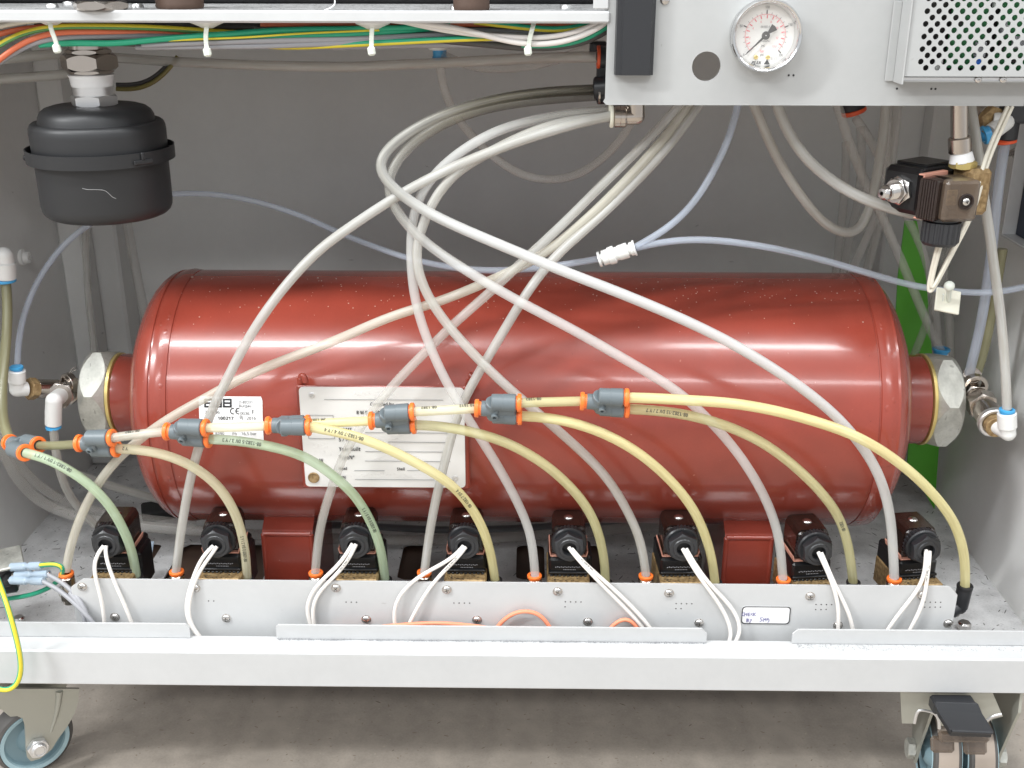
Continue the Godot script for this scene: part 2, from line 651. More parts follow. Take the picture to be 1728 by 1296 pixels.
	mat("white_plastic", lin(0.75, 0.75, 0.73), 0.32)
	mat("cream_plastic", lin(0.78, 0.76, 0.64), 0.45)
	mat("tie_nylon", lin(0.74, 0.78, 0.7), 0.35)
	mat("wheel_blue", lin(0.2, 0.3, 0.34), 0.4)
	mat("wheel_rim", lin(0.32, 0.45, 0.49), 0.4)
	mat("tyre_grey", lin(0.085, 0.08, 0.075), 0.6)
	mat("tyre_tread", lin(0.36, 0.3, 0.25), 0.7)
	mat("green_sheet", lin(0.1, 0.42, 0.03), 0.4)
	mat("rust_rubber", lin(0.085, 0.05, 0.035), 0.6)
	mat("dark_blue", lin(0.02, 0.028, 0.05), 0.5)
	mat("sticker", lin(0.85, 0.85, 0.85), 0.35)
	mat("foil_label", lin(0.72, 0.72, 0.72), 0.35, 0.15)
	mat("plate_alu", lin(0.74, 0.73, 0.71), 0.38, 0.12)
	mat("ink", lin(0.018, 0.018, 0.02), 0.5)
	mat("grey_ink", lin(0.16, 0.16, 0.17), 0.5)
	mat("purple_ink", lin(0.07, 0.05, 0.3), 0.5)
	mat("red_ink", lin(0.8, 0.13, 0.16), 0.5)
	mat("hose_ink", lin(0.05, 0.055, 0.045), 0.5)
	mat("dial", lin(0.82, 0.8, 0.76), 0.5)
	mat("needle", lin(0.06, 0.055, 0.05), 0.45)
	var glass := mat("glass", Color(1, 1, 1, 0.04), 0.03)
	glass.transparency = BaseMaterial3D.TRANSPARENCY_ALPHA
	mat("circuit_board", lin(0.02, 0.16, 0.05), 0.4)
	mat("board_dark", lin(0.02, 0.018, 0.016), 0.5)
	mat("board_blue", lin(0.03, 0.15, 0.6), 0.4)
	mat("board_white", lin(0.6, 0.6, 0.58), 0.5)
	mat("grime", Color.WHITE, 0.5).albedo_texture = noise_tex(0.012, 61, Color(0.9, 0.885, 0.85), Color(1, 1, 1), 512, 4)
	hose_mat("hose_white", lin(0.68, 0.675, 0.65, 0.56), Color(0.5, 0.49, 0.45))
	hose_mat("hose_milky", lin(0.66, 0.66, 0.645, 0.68), Color(0.5, 0.5, 0.47))
	hose_mat("hose_clear", lin(0.74, 0.735, 0.71, 0.38), Color(0.4, 0.4, 0.38), 0.26)
	hose_mat("hose_haze", lin(0.66, 0.65, 0.63, 0.32), Color(0.4, 0.4, 0.38), 0.26)
	hose_mat("hose_beige", lin(0.76, 0.74, 0.66, 0.55), Color(0.45, 0.42, 0.33))
	hose_mat("hose_yellow", lin(0.95, 0.89, 0.5, 0.68), Color(0.5, 0.45, 0.2))
	hose_mat("hose_cream", lin(0.94, 0.91, 0.68, 0.58), Color(0.5, 0.47, 0.32))
	hose_mat("hose_olive", lin(0.76, 0.73, 0.42, 0.6), Color(0.4, 0.38, 0.18))
	hose_mat("hose_drab", lin(0.3, 0.29, 0.17, 0.78), Color(0.25, 0.24, 0.14))
	hose_mat("hose_green", lin(0.68, 0.83, 0.62, 0.62), Color(0.35, 0.48, 0.33))
	hose_mat("hose_blue", lin(0.66, 0.73, 0.86, 0.42), Color(0.35, 0.42, 0.55))
	# oily residue inside the hoses, with shade painted in toward the panel end
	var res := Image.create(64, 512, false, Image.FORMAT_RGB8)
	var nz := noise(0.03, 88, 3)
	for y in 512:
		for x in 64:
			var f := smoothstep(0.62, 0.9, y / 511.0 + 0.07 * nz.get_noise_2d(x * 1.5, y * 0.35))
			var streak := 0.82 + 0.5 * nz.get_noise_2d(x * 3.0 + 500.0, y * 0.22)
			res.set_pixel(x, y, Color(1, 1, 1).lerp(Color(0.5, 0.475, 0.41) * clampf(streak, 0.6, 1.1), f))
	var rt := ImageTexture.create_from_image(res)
	for q in [["hose_stain_shade_clear", lin(0.74, 0.735, 0.71, 0.42), 0.67], ["hose_stain_shade_milky", lin(0.67, 0.67, 0.655, 0.68), 0.82]]:
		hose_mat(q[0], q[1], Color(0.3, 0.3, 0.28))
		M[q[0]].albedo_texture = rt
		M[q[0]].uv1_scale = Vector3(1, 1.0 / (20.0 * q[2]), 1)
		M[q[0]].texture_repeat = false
	mat("hose_grey", lin(0.2, 0.21, 0.22), 0.3)
	mat("wire_white", lin(0.8, 0.76, 0.72), 0.4)
	mat("wire_cream", lin(0.72, 0.68, 0.58), 0.4)
	mat("wire_yellow", lin(0.72, 0.6, 0.04), 0.4)
	mat("wire_green", lin(0.02, 0.36, 0.2), 0.38)
	mat("wire_leaf", lin(0.12, 0.33, 0.1), 0.4)
	mat("wire_orange", lin(0.78, 0.19, 0.09), 0.4)
	mat("wire_salmon", lin(0.9, 0.3, 0.17), 0.42)
	mat("wire_grey", lin(0.32, 0.32, 0.34), 0.4)
	mat("wire_olive", lin(0.2, 0.17, 0.05), 0.4)
	mat("wire_dark", lin(0.075, 0.07, 0.066), 0.45)
	var crimp := mat("crimp_blue", lin(0.5, 0.62, 0.74, 0.62), 0.3)
	crimp.transparency = BaseMaterial3D.TRANSPARENCY_ALPHA


# ---------------------------------------------------------------- the place
func _ready() -> void:
	var pitch := deg_to_rad(21.0)
	var yaw := deg_to_rad(0.8)
	var roll := 0.0012
	cam_f = Vector3(-sin(yaw) * cos(pitch), -sin(pitch), -cos(yaw) * cos(pitch))
	var r := cam_f.cross(Vector3.UP).normalized()
	var u := r.cross(cam_f)
	cam_x = r * cos(roll) + u * sin(roll)
	cam_y = u * cos(roll) - r * sin(roll)
	var cam := Camera3D.new()
	cam.name = "camera"
	cam.transform = Transform3D(Basis(cam_x, cam_y, -cam_f), EYE)
	cam.fov = rad_to_deg(2.0 * atan(648.0 / FOCAL))
	cam.near = 0.02
	cam.far = 60.0
	add_child(cam)
	var env := Environment.new()
	env.background_mode = Environment.BG_COLOR
	env.background_color = lin(0.495, 0.51, 0.53)
	env.background_energy_multiplier = 1.6
	env.tonemap_mode = Environment.TONE_MAPPER_LINEAR
	env.tonemap_exposure = 1.0
	env.sdfgi_enabled = true
	env.ssao_enabled = true
	env.ssil_enabled = true
	var we := WorldEnvironment.new()
	we.name = "hall_light"
	we.environment = env
	add_child(we)
	# rows of ceiling lamps of the hall: one row almost overhead, one farther behind the photographer; outer pair added as soft side fill
	for q in [[-0.85, 2.95, 0.95, 1.25, 5.0], [0.95, 2.95, 0.95, 0.95, 2.6], [-3.2, 2.95, 1.7, 1.25, 13.0], [3.2, 2.95, 1.1, 1.25, 3.0], [-1.6, 2.95, 3.4, 1.5, 3.2], [1.0, 2.95, 3.4, 1.5, 2.6]]:
		lamp(Vector3(q[0], q[1], q[2]), q[3], 0.22, q[4])

	font_plain = SystemFont.new()
	font_plain.font_names = PackedStringArray(["Droid Sans"])
	font_bold = SystemFont.new()
	font_bold.font_names = PackedStringArray(["Droid Sans"])
	font_bold.font_weight = 700
	materials()
	cabinet()
	tank()
	control_panel()
	valve_plate()
	valves()
	chain()
	hoses()
	fittings()
	silencer()
	wiring()
	casters()
	small_things()


func lamp(at: Vector3, length: float, width: float, energy: float) -> void:
	var l := AreaLight3D.new()
	l.name = numbered("ceiling_lamp")
	l.area_size = Vector2(length, width)
	l.light_energy = energy
	l.light_color = Color(0.985, 0.995, 1.0)
	l.shadow_enabled = true
	l.set("area_range", 12.0)
	add_child(l)
	l.look_at_from_position(at, Vector3(at.x * 0.6, 0.3, -0.15), Vector3.RIGHT if false else Vector3(0, 0, -1))


func cabinet() -> void:
	var s := Shape.new()
	s.box(Vector3(0, -0.02, 0), Vector3(9, 0.04, 9))
	var fl := MeshInstance3D.new()
	fl.mesh = s.mesh()
	fl.material_override = M.factory_floor
	fl.name = "floor"
	fl.set_meta("kind", "structure")
	fl.set_meta("label", "scuffed grey brown factory floor under the cabinet")
	add_child(fl)

	var xl := -0.529
	var xr := 0.462
	var c := thing("steel_cabinet", "white sheet steel machine cabinet with an open front, standing on casters", "cabinet", Vector3((xl + xr) / 2.0, 0.1, -0.25))
	# front rail: a boxed section with small rounded edges
	s = Shape.new()
	s.box(Vector3((xl + xr) / 2.0, 0.1475, -0.0125), Vector3(xr - xl + 0.06, 0.035, 0.025), 0.0016)
	part(c, "front_rail", s, M.painted_steel)
	# upright lips along the back of the rail, each with cut corners
	for q in [[-60, 318, 1052, 0.0, 6.0], [465, 1194, 1058, 4.0, 9.0], [1338, 1800, 1071, 9.0, 0.0]]:
		s = Shape.new()
		var a := P(q[0], q[2], -0.019)
		var b := P(q[1], q[2], -0.019)
		var h := 0.0135
		var ca: float = q[3] / 2000.0
		var cb: float = q[4] / 2000.0
		s.slab(PackedVector2Array([Vector2(a.x, 0), Vector2(b.x, 0), Vector2(b.x, h - cb), Vector2(b.x - cb, h), Vector2(a.x + ca, h), Vector2(a.x, h - ca)]), Transform3D(Basis(), Vector3(0, 0.1655, -0.0215)), 0.002)
		part(c, "rail_lip", s, M.painted_steel)
	# dirt-filled weld line along the foot of the middle lip
	s = Shape.new()
	rng.seed = 12
	for i in 1500:
		var f := rng.randf()
		var x := lerpf(P(470, 1078, -0.019).x, P(1194, 1086, -0.019).x, f)
		if sin(f * 61.0) + sin(f * 23.0) * 0.8 < rng.randf_range(-2.6, 0.6):
			continue
		s.ball(Vector3(x, 0.1652 + absf(rng.randfn(0.0, 0.0007)), -0.0189 + rng.randf() * 0.0012), rng.randf_range(0.00012, 0.0004), 5, Vector3.BACK, 0.6)
	for i in 330:
		var x := lerpf(P(1345, 1088, -0.019).x, P(1728, 1092, -0.019).x, pow(rng.randf(), 1.5))
		s.ball(Vector3(x, 0.1652 + absf(rng.randfn(0.0, 0.0003)), -0.0186 + pow(rng.randf(), 2.0) * 0.008), rng.randf_range(0.00012, 0.00038), 5, Vector3.UP, 0.5)
	var wd := part(c, "weld_dirt", s, M.wire_grey)
	wd.set_meta("kind", "stuff")
	# floor pan with its slots, from the rail to the back
	s = Shape.new()
	var px := Transform3D(Basis(Vector3.RIGHT, Vector3.FORWARD, Vector3.UP), Vector3(0, FLOOR_PAN - 0.002, 0))
	var z0 := 0.165
	var z1 := 0.262
	var edge := xl
	for q in [[232, 276, 916, 966], [312, 470, 916, 990], [682, 727, 918, 978], [872, 918, 918, 978], [950, 1012, 918, 985]]:
		var p0 := PY(q[0], q[2], FLOOR_PAN)
		var p1 := PY(q[1], q[2], FLOOR_PAN)
		var pf := PY(q[0], q[3], FLOOR_PAN)
		if p0.x - 0.004 > edge:
			s.slab(PackedVector2Array([Vector2(edge, z0), Vector2(p0.x - 0.004, z0), Vector2(p0.x - 0.004, z1), Vector2(edge, z1)]), px, 0.002)
		var hc := Vector2((p0.x + p1.x) / 2.0, (-p0.z - pf.z) / 2.0)
		s.holed(Rect2(p0.x - 0.004, z0, p1.x - p0.x + 0.008, z1 - z0), hc, Vector2((p1.x - p0.x) / 2.0, (-p0.z + pf.z) / 2.0), 0.007, px, 0.002)
		edge = p1.x + 0.004
	s.slab(PackedVector2Array([Vector2(edge, z0), Vector2(xr, z0), Vector2(xr, z1), Vector2(edge, z1)]), px, 0.002)
	s.slab(PackedVector2Array([Vector2(xl, 0.026), Vector2(xr, 0.026), Vector2(xr, z0), Vector2(xl, z0)]), px, 0.002)
	s.slab(PackedVector2Array([Vector2(xl, z1), Vector2(xr, z1), Vector2(xr, 0.5), Vector2(xl, 0.5)]), px, 0.002)
	part(c, "floor_pan", s, M.scuffed_pan)
	s = Shape.new()
	s.box(Vector3((xl + xr) / 2.0, 0.128, -0.265), Vector3(xr - xl - 0.01, 0.0015, 0.42))
	part(c, "added_dark_tray", s, M.rust_rubber)  # dark sheet added under the pan so that its slots look dark
	# walls
	for x in [xl - 0.0015, xr + 0.0015]:
		s = Shape.new()
		s.box(Vector3(x, 0.56, -0.264), Vector3(0.003, 0.86, 0.478))
		part(c, "side_wall", s, M.painted_inside)
	s = Shape.new()
	s.box(Vector3((xl + xr) / 2.0, 0.56, -0.5015), Vector3(xr - xl, 0.86, 0.003))
	part(c, "back_wall", s, M.painted_inside)
	for q in [[xl, 1.0], [xr, -1.0]]:   # folded corner posts: two steps
		s = Shape.new()
		s.box(Vector3(q[0] + q[1] * 0.0275, 0.4, -0.479), Vector3(0.0548, 0.528, 0.042), 0.003)
		s.box(Vector3(q[0] + q[1] * 0.014, 0.4, -0.442), Vector3(0.0278, 0.528, 0.032), 0.003)
		part(c, "corner_post", s, M.painted_inside)
	s = Shape.new()
	s.box(Vector3((xl + xr) / 2.0, 0.985, -0.28), Vector3(xr - xl, 0.004, 0.44))
	part(c, "unseen_roof_panel", s, M.painted_inside)  # unseen roof, added to block light from above
	# upper tray: bottom sheet, bright front lip and the folded end
	var tr := P(1030, 30, -0.05).x
	s = Shape.new()
	s.box(Vector3((xl + tr) / 2.0, 0.6735, -0.275), Vector3(tr - xl, 0.002, 0.447))
	part(c, "upper_tray", s, M.dusty_tray)
	s = Shape.new()
	s.box(Vector3((xl + tr) / 2.0, 0.6705, -0.05), Vector3(tr - xl, 0.0085, 0.0035), 0.0014)
	part(c, "tray_lip", s, M.painted_steel)
	s = Shape.new()
	s.box(Vector3(tr - 0.0012, 0.74, -0.1), Vector3(0.0024, 0.131, 0.094), 0.0008)
	s.box(Vector3(tr - 0.007, 0.735, -0.0495), Vector3(0.011, 0.118, 0.002), 0.0006)
	part(c, "tray_end", s, M.painted_steel)
	s = Shape.new()
	s.box(Vector3((tr + xr) / 2.0, 0.6735, -0.28), Vector3(xr - tr - 0.002, 0.002, 0.43))
	part(c, "unseen_upper_shelf", s, M.painted_inside)  # unseen sheet behind the panel, added against light leaking in
	# window in the right wall with a folded frame
	var w0 := PX(1717, 394, xr - 0.002)
	s = Shape.new()
	s.box(Vector3(xr - 0.009, w0.y + 0.07, w0.z), Vector3(0.016, 0.146, 0.0022), 0.0004)
	s.box(Vector3(xr - 0.009, w0.y - 0.0015, w0.z + 0.035), Vector3(0.016, 0.0022, 0.07), 0.0004)
	part(c, "wall_bracket", s, M.painted_steel)
	s = Shape.new()
	s.box(Vector3(xr - 0.003, w0.y + 0.071, w0.z + 0.036), Vector3(0.004, 0.142, 0.066))
	part(c, "wall_cutout", s, M.dark_blue)
	# vent slits in the right corner post
	for k in 2:
		s = Shape.new()
		var q := P(1567, 251 + k * 6.5, -0.4575)
		s.box(q, Vector3(0.0155, 0.0016, 0.0012))
		part(c, "vent_slit", s, M.board_dark)
	s = Shape.new()
	var stud := PX(1716, 258, xr)
	s.cyl(stud, stud + Vector3(-0.014, 0, 0), 0.0026, -1, 0.0004, 14)
	for k in 7:
		s.lathe(stud + Vector3(-0.002 - k * 0.0016, 0, 0), Vector3.LEFT, [Vector2(0, 0.0026), Vector2(0.0005, 0.0033), Vector2(0.001, 0.0026)], 14)
	s.nut(stud + Vector3(-0.003, 0, 0), Vector3.RIGHT, 0.0052, 0.003)
	part(c, "threaded_stud", s, M.screw_steel)
	s = Shape.new()
	var plug := PX(36, 434, xl)
	s.lathe(plug, Vector3.RIGHT, [Vector2(0, 0), Vector2(0, 0.0085), Vector2(0.003, 0.0085), Vector2(0.004, 0.0065), Vector2(0.009, 0.006), Vector2(0.0095, 0.005), Vector2(0.0095, 0.0025), Vector2(0.006, 0.0022), Vector2(0.006, 0)], 20)
	part(c, "wall_plug", s, M.white_plastic)


func tank() -> void:
	var xl := -0.358
	var xr := 0.3455
	var t := thing("pressure_vessel", "large red brown enamelled air tank lying across the cabinet", "tank", Vector3((xl + xr) / 2.0, FLOOR_PAN, TANK_Z))
	var dome := [[0.0, 0.34], [0.0012, 0.42], [0.003, 0.5], [0.0055, 0.585], [0.0085, 0.66], [0.0115, 0.735], [0.015, 0.8], [0.019, 0.865], [0.0235, 0.92], [0.0275, 0.955], [0.031, 0.978], [0.0335, 0.99], [0.036, 0.998]]
	var prof := []
	for d in dome:
		prof.append(Vector2(xl + d[0], TANK_R * d[1]))
	# skirt steps and weld beads near each end
	var bead := [[0.0375, 0.0], [0.0380, -0.0009], [0.0392, -0.0009], [0.0397, 0.0], [0.0425, 0.0005], [0.0465, 0.0012], [0.0505, 0.0005], [0.0532, 0.0], [0.0537, -0.0009], [0.0549, -0.0009], [0.0554, 0.0]]
	for b in bead:
		prof.append(Vector2(xl + b[0], TANK_R + b[1]))
	for i in bead.size():
		var b: Array = bead[bead.size() - 1 - i]
		prof.append(Vector2(xr - b[0] + 0.006, TANK_R + b[1]))
	for i in dome.size():
		var d: Array = dome[dome.size() - 1 - i]
		prof.append(Vector2(xr - d[0], TANK_R * d[1]))
	var s := Shape.new()
	s.lathe(Vector3(0, TANK_Y, TANK_Z), Vector3.RIGHT, prof, 160, 50.0)
	part(t, "shell", s, M.tank_enamel)
	# lumpy weld metal on the beads
	rng.seed = 77
	for e in [xl + 0.0465, xr - 0.0405]:
		s = Shape.new()
		for k in 70:
			var a := rng.randf_range(-0.9, 1.0)
			var q := shell(e + rng.randf_range(-0.0016, 0.0016), a, 0.0006)
			s.ball(q[0], rng.randf_range(0.001, 0.0034), 8, q[1], rng.randf_range(0.07, 0.18))
		part(t, "weld_bead", s, M.tank_enamel)
	for side in [[-1.0, xl, -0.4118], [1.0, xr, 0.399]]:
		var dx: float = side[0]
		var e: float = side[1]
		var o := Vector3(e - dx * 0.012, TANK_Y, TANK_Z)
		var rn := 0.0385 if dx < 0 else 0.042
		s = Shape.new()
		s.lathe(o, Vector3(dx, 0, 0), [Vector2(0, rn + 0.012), Vector2(0.013, rn + 0.003), Vector2(0.016, rn), Vector2(0.035, rn), Vector2(0.036, rn - 0.0015), Vector2(0.036, 0)] if dx > 0 else [Vector2(0, rn + 0.012), Vector2(0.013, rn + 0.003), Vector2(0.016, rn), Vector2(0.0365, rn), Vector2(0.0375, rn - 0.0015), Vector2(0.0375, 0)], 64, 45.0)
		part(t, "neck", s, M.tank_enamel)
		var n0: float = 0.036 if dx > 0 else 0.0375
		s = Shape.new()
		s.lathe(o, Vector3(dx, 0, 0), [Vector2(n0, 0), Vector2(n0, rn - 0.001), Vector2(n0 + 0.0008, rn + 0.0012), Vector2(n0 + 0.0035, rn + 0.0012), Vector2(n0 + 0.0042, rn), Vector2(n0 + 0.0042, 0)], 64)
		part(t, "sealing_ring", s, M.bright_brass)
		s = Shape.new()
		var nl: float = absf(side[2] - o.x) - n0 - 0.0042
		if dx < 0:
			s.nut(o + Vector3(dx * (n0 + 0.0042), 0, 0), Vector3(dx, 0, 0), 0.0462, nl, deg_to_rad(-12.0), 0.75)
		else:
			s.nut(o + Vector3(dx * (n0 + 0.0042), 0, 0), Vector3(dx, 0, 0), 0.0468, nl, deg_to_rad(18.0), 0.75)
		part(t, "hex_plug", s, M.zinc)
	# dust and crumbs lying along the crest
	s = Shape.new()
	for k in 230:
		var ang := lerpf(0.75, 1.5, pow(rng.randf(), 0.45))
		var q := shell(rng.randf_range(xl + 0.05, xr - 0.05), ang, 0.0001)
		s.ball(q[0], rng.randf_range(0.0002, 0.0007) * (2.0 if rng.randf() < 0.04 else 1.0), 5, q[1], 0.6)
	part(t, "dust_crumbs", s, M.dust).set_meta("kind", "stuff")
	# saddle feet
	for q in [[443, 528], [1223, 1304]]:
		var a := P(q[0], 930, -0.096).x
		var b := P(q[1], 930, -0.096).x
		s = Shape.new()
		var prof2 := PackedVector2Array([Vector2(-0.096, FLOOR_PAN + 0.002), Vector2(-0.098, 0.2225), Vector2(-0.1005, 0.2255), Vector2(-0.112, 0.2335), Vector2(-0.19, 0.215), Vector2(-0.19, FLOOR_PAN + 0.002)])
		s.slab(prof2, Transform3D(Basis(Vector3.BACK, Vector3.UP, Vector3.LEFT), Vector3(b, 0, 0)), b - a)
		for k in [a + 0.0012, b - 0.0012]:
			s.cyl(Vector3(k, FLOOR_PAN + 0.002, -0.0972), Vector3(k, 0.223, -0.0992), 0.0024, -1, 0.0004, 12)
		s.cyl(Vector3(a + 0.0012, 0.2232, -0.0993), Vector3(b - 0.0012, 0.2232, -0.0993), 0.0024, -1, 0.0004, 12)
		part(t, "saddle_foot", s, M.tank_enamel)
	# stick-on label, bent over the shell
	var l0 := on_tank(336, 672)
	var l1 := on_tank(443, 672)
	var lb := on_tank(389, 749)
	var lt := on_tank(389, 669)
	s = Shape.new()
	for k in 12:
		var a0 := lerpf(lb.y, lt.y, k / 12.0)
		var a1 := lerpf(lb.y, lt.y, (k + 1) / 12.0)
		var in0 := 0.0012 if k == 0 else 0.0
		var in1 := 0.0012 if k == 11 else 0.0
		var p := shell(l0.x + in0, a0, 0.0005)
		var q := shell(l1.x - in0, a0, 0.0005)
		var p1 := shell(l0.x + in1, a1, 0.0005)
		var q1 := shell(l1.x - in1, a1, 0.0005)
		s.tri(p[0], q[0], q1[0], p[1], q[1], q1[1])
		s.tri(p[0], q1[0], p1[0], p[1], q1[1], p1[1])
	var lab := part(t, "rating_label", s, M.sticker)
	lab.set_meta("label", "white rating sticker with black print on the tank's left front")
	s = Shape.new()
	var mmpx := 0.00052
	var lines := [["D-89331", 404, 681, 4.4, font_plain, 1.0], ["Burgau", 404, 688.5, 4.4, font_plain, 1.05], ["31 G 06", 346, 698, 5.2, font_plain, 1.0], ["0036", 406, 700, 5.0, font_plain, 1.0], ["F", 426, 698, 6.4, font_plain, 1.0], ["K", 346, 708, 5.2, font_plain, 1.0], ["100217", 368, 708, 5.2, font_bold, 1.1], ["Bj", 405, 708, 5.2, font_plain, 1.0], ["2016", 417, 708, 5.0, font_plain, 0.98], ["V   47,5 l", 346, 722, 5.0, font_plain, 1.0], ["AK 4340", 353, 733, 5.0, font_plain, 1.0], ["Ph", 393, 734, 5.0, font_plain, 1.0], ["16,5 bar", 408, 734.5, 5.0, font_plain, 1.0]]
	for q in lines:
		var o2 := on_tank(q[1], q[2])
		s.text(q[0], q[4], q[3] * mmpx, func(v: Vector2) -> Array: return shell(o2.x + v.x, o2.y + v.y / TANK_R, 0.0008), q[5])
	# the maker's squared capitals and the conformity mark, as strokes
	for q in [["B", 346.5], ["W", 361.5], ["B", 378.0]]:
		var strokes := [[0, 0, 1, 0], [0, 1, 1, 1], [0, 0.5, 1, 0.5], [0, 0, 0, 1], [1, 0, 1, 1]] if q[0] == "B" else [[0, 0, 0, 1], [0.5, 0, 0.5, 1], [1, 0, 1, 1], [0, 0, 1, 0]]
		for k in strokes:
			var o2 := on_tank(q[1], 686)
			var w := 11.5 * mmpx
			var h := 11.5 * mmpx
			var th := 1.4 * mmpx
			var x0: float = o2.x + minf(k[0], k[2]) * w - th
			var x1: float = o2.x + maxf(k[0], k[2]) * w + th
			var y0: float = o2.y + (minf(k[1], k[3]) * h - th) / TANK_R
			var y1: float = o2.y + (maxf(k[1], k[3]) * h + th) / TANK_R
			var a := shell(x0, y0, 0.0008)
			var b := shell(x1, y0, 0.0008)
			var c := shell(x1, y1, 0.0008)
			var d := shell(x0, y1, 0.0008)
			s.tri(a[0], b[0], c[0], a[1], b[1], c[1])
			s.tri(a[0], c[0], d[0], a[1], c[1], d[1])
	for q in [[394.0, false], [403.0, true]]:
		var o2 := on_tank(q[0], 693.5)
		var ro := 5.4 * mmpx
		for k in 10:
			var a0 := lerpf(deg_to_rad(75), deg_to_rad(285), k / 10.0)
			var a1 := lerpf(deg_to_rad(75), deg_to_rad(285), (k + 1) / 10.0)
			var pts := []
			for m in [[a0, ro], [a1, ro], [a1, ro * 0.72], [a0, ro * 0.72]]:
				pts.append(shell(o2.x + cos(m[0]) * m[1], o2.y + sin(m[0]) * m[1] / TANK_R, 0.0008))
			s.tri(pts[0][0], pts[1][0], pts[2][0], pts[0][1], pts[1][1], pts[2][1])
			s.tri(pts[0][0], pts[2][0], pts[3][0], pts[0][1], pts[2][1], pts[3][1])
		if q[1]:
			var pts := []
			for m in [[-4.4, -0.7], [0.2, -0.7], [0.2, 0.7], [-4.4, 0.7]]:
				pts.append(shell(o2.x + m[0] * mmpx, o2.y + m[1] * mmpx / TANK_R, 0.0008))
			s.tri(pts[0][0], pts[1][0], pts[2][0], pts[0][1], pts[1][1], pts[2][1])
			s.tri(pts[0][0], pts[2][0], pts[3][0], pts[0][1], pts[2][1], pts[3][1])
	part(lab, "printed_text", s, M.ink)
	# name plate on its welded bracket
	var zp := -0.0665
	var bl := P(512, 824, zp)
	var tr := P(790, 653, zp)
	s = Shape.new()
	s.box(Vector3((bl.x + tr.x) / 2.0, (bl.y + tr.y) / 2.0, zp - 0.0015), Vector3(tr.x - bl.x, tr.y - bl.y, 0.003), 0.0012)
	for x in [bl.x + 0.0015, tr.x - 0.0015]:
		var mid := (bl.y + tr.y) / 2.0
		s.box(Vector3(x, mid, zp - 0.016), Vector3(0.003, tr.y - bl.y, 0.03), 0.0012)
	var hook := P(507, 645, -0.071)
	s.cyl(hook + Vector3(0, -0.012, -0.002), hook + Vector3(0, 0.004, -0.002), 0.0032, -1, 0.001, 14)
	s.tube(smooth([hook + Vector3(0, 0.003, -0.002), hook + Vector3(0.001, 0.007, -0.001), hook + Vector3(0.004, 0.006, 0.0), hook + Vector3(0.0045, 0.0, 0.001)]), 0.0026, 10)
	var hk2 := P(795, 640, -0.072)
	s.box(hk2, Vector3(0.004, 0.011, 0.008), 0.001)
	part(t, "nameplate_bracket", s, M.red_seam)
	var a := P(516, 821, zp + 0.0016)
	var b := P(783, 655, zp + 0.0016)
	var cr := 0.0035
	var rp := PackedVector2Array()
	for k in [[b.x - cr, b.y - cr, 0], [a.x + cr, b.y - cr, 90], [a.x + cr, a.y + cr, 180], [b.x - cr, a.y + cr, 270]]:
		for m in 5:
			var an := deg_to_rad(k[2] + m * 22.5)
			rp.append(Vector2(k[0] + cos(an) * cr, k[1] + sin(an) * cr))
	s = Shape.new()
	s.slab(rp, Transform3D(Basis(), Vector3(0, 0, zp + 0.0004)), 0.0012)
	var np := part(t, "nameplate", s, M.plate_alu)
	np.set_meta("label", "bright metal nameplate with black print, on the tank's bracket")
	s = Shape.new()
	var zt := zp + 0.0021
	var flatput := func(o: Vector3) -> Callable: return func(v: Vector2) -> Array: return [o + Vector3(v.x, v.y, 0), Vector3.BACK]
	var mp := 0.000465
	for q in [["Certified by", 625, 687, 7.5, 0.82], ["B W B   D-89331", 602, 699, 7.5, 0.82], ["MAWP", 572, 715, 7.0, 0.8], ["MDMT", 572, 728, 8.0, 0.8], ["S / N", 572, 745, 8.5, 0.8], ["Year Built", 572, 761, 8.5, 0.8], ["TypeN°", 572, 777, 8.5, 0.8], ["Head", 572, 793, 6.5, 0.8], ["Shell", 670, 794, 6.5, 0.8], ["CRN", 572, 808, 6.5, 0.8], ["W", 539, 780, 8.0, 0.8]]:
		s.text(q[0], font_bold, q[3] * mp * 0.88, flatput.call(P(q[1], q[2], zt)), q[4])
	part(np, "printed_text", s, M.ink)
	s = Shape.new()
	for q in [[547, 674, 748], [616, 730, 758], [655, 746, 752], [616, 762, 747], [616, 778, 760], [598, 794, 649], [687, 794, 720], [599, 809, 733], [700, 714, 766]]:
		var p := P(q[0], q[1], zt)
		var e := P(q[2], q[1], zt)
		s.box(Vector3((p.x + e.x) / 2.0, p.y, zt), Vector3(e.x - p.x, 0.0003, 0.0002))
	var f0 := P(521, 740, zt)
	var f1 := P(562, 701, zt)
	for q in [[f0.x, f1.x, f0.y, f0.y], [f0.x, f1.x, f1.y, f1.y], [f0.x, f0.x, f0.y, f1.y], [f1.x, f1.x, f0.y, f1.y]]:
		s.box(Vector3((q[0] + q[1]) / 2.0, (q[2] + q[3]) / 2.0, zt), Vector3(q[1] - q[0] + 0.0003, q[3] - q[2] + 0.0003, 0.0002))
	part(np, "ruled_lines", s, M.grey_ink)
	# stamped characters, shallow dents standing proud like punched dots
	s = Shape.new()
	rng.seed = 5
	for q in [[597, 664, 8], [632, 668, 7], [528, 752, 5], [530, 765, 6], [640, 738, 8], [632, 772, 10], [593, 802, 24], [560, 803, 5], [650, 772, 6]]:
		for k in int(q[2]):
			for m in 7:
				var p := P(q[0] + k * 5.4 + rng.randi_range(0, 2) * 1.5, q[1] - 3 + rng.randi_range(0, 4) * 1.6, zp + 0.0016)
				s.ball(p, 0.00038, 6, Vector3.BACK, 0.6)
	part(np, "stamped_dots", s, M.plate_alu)
	s = Shape.new()
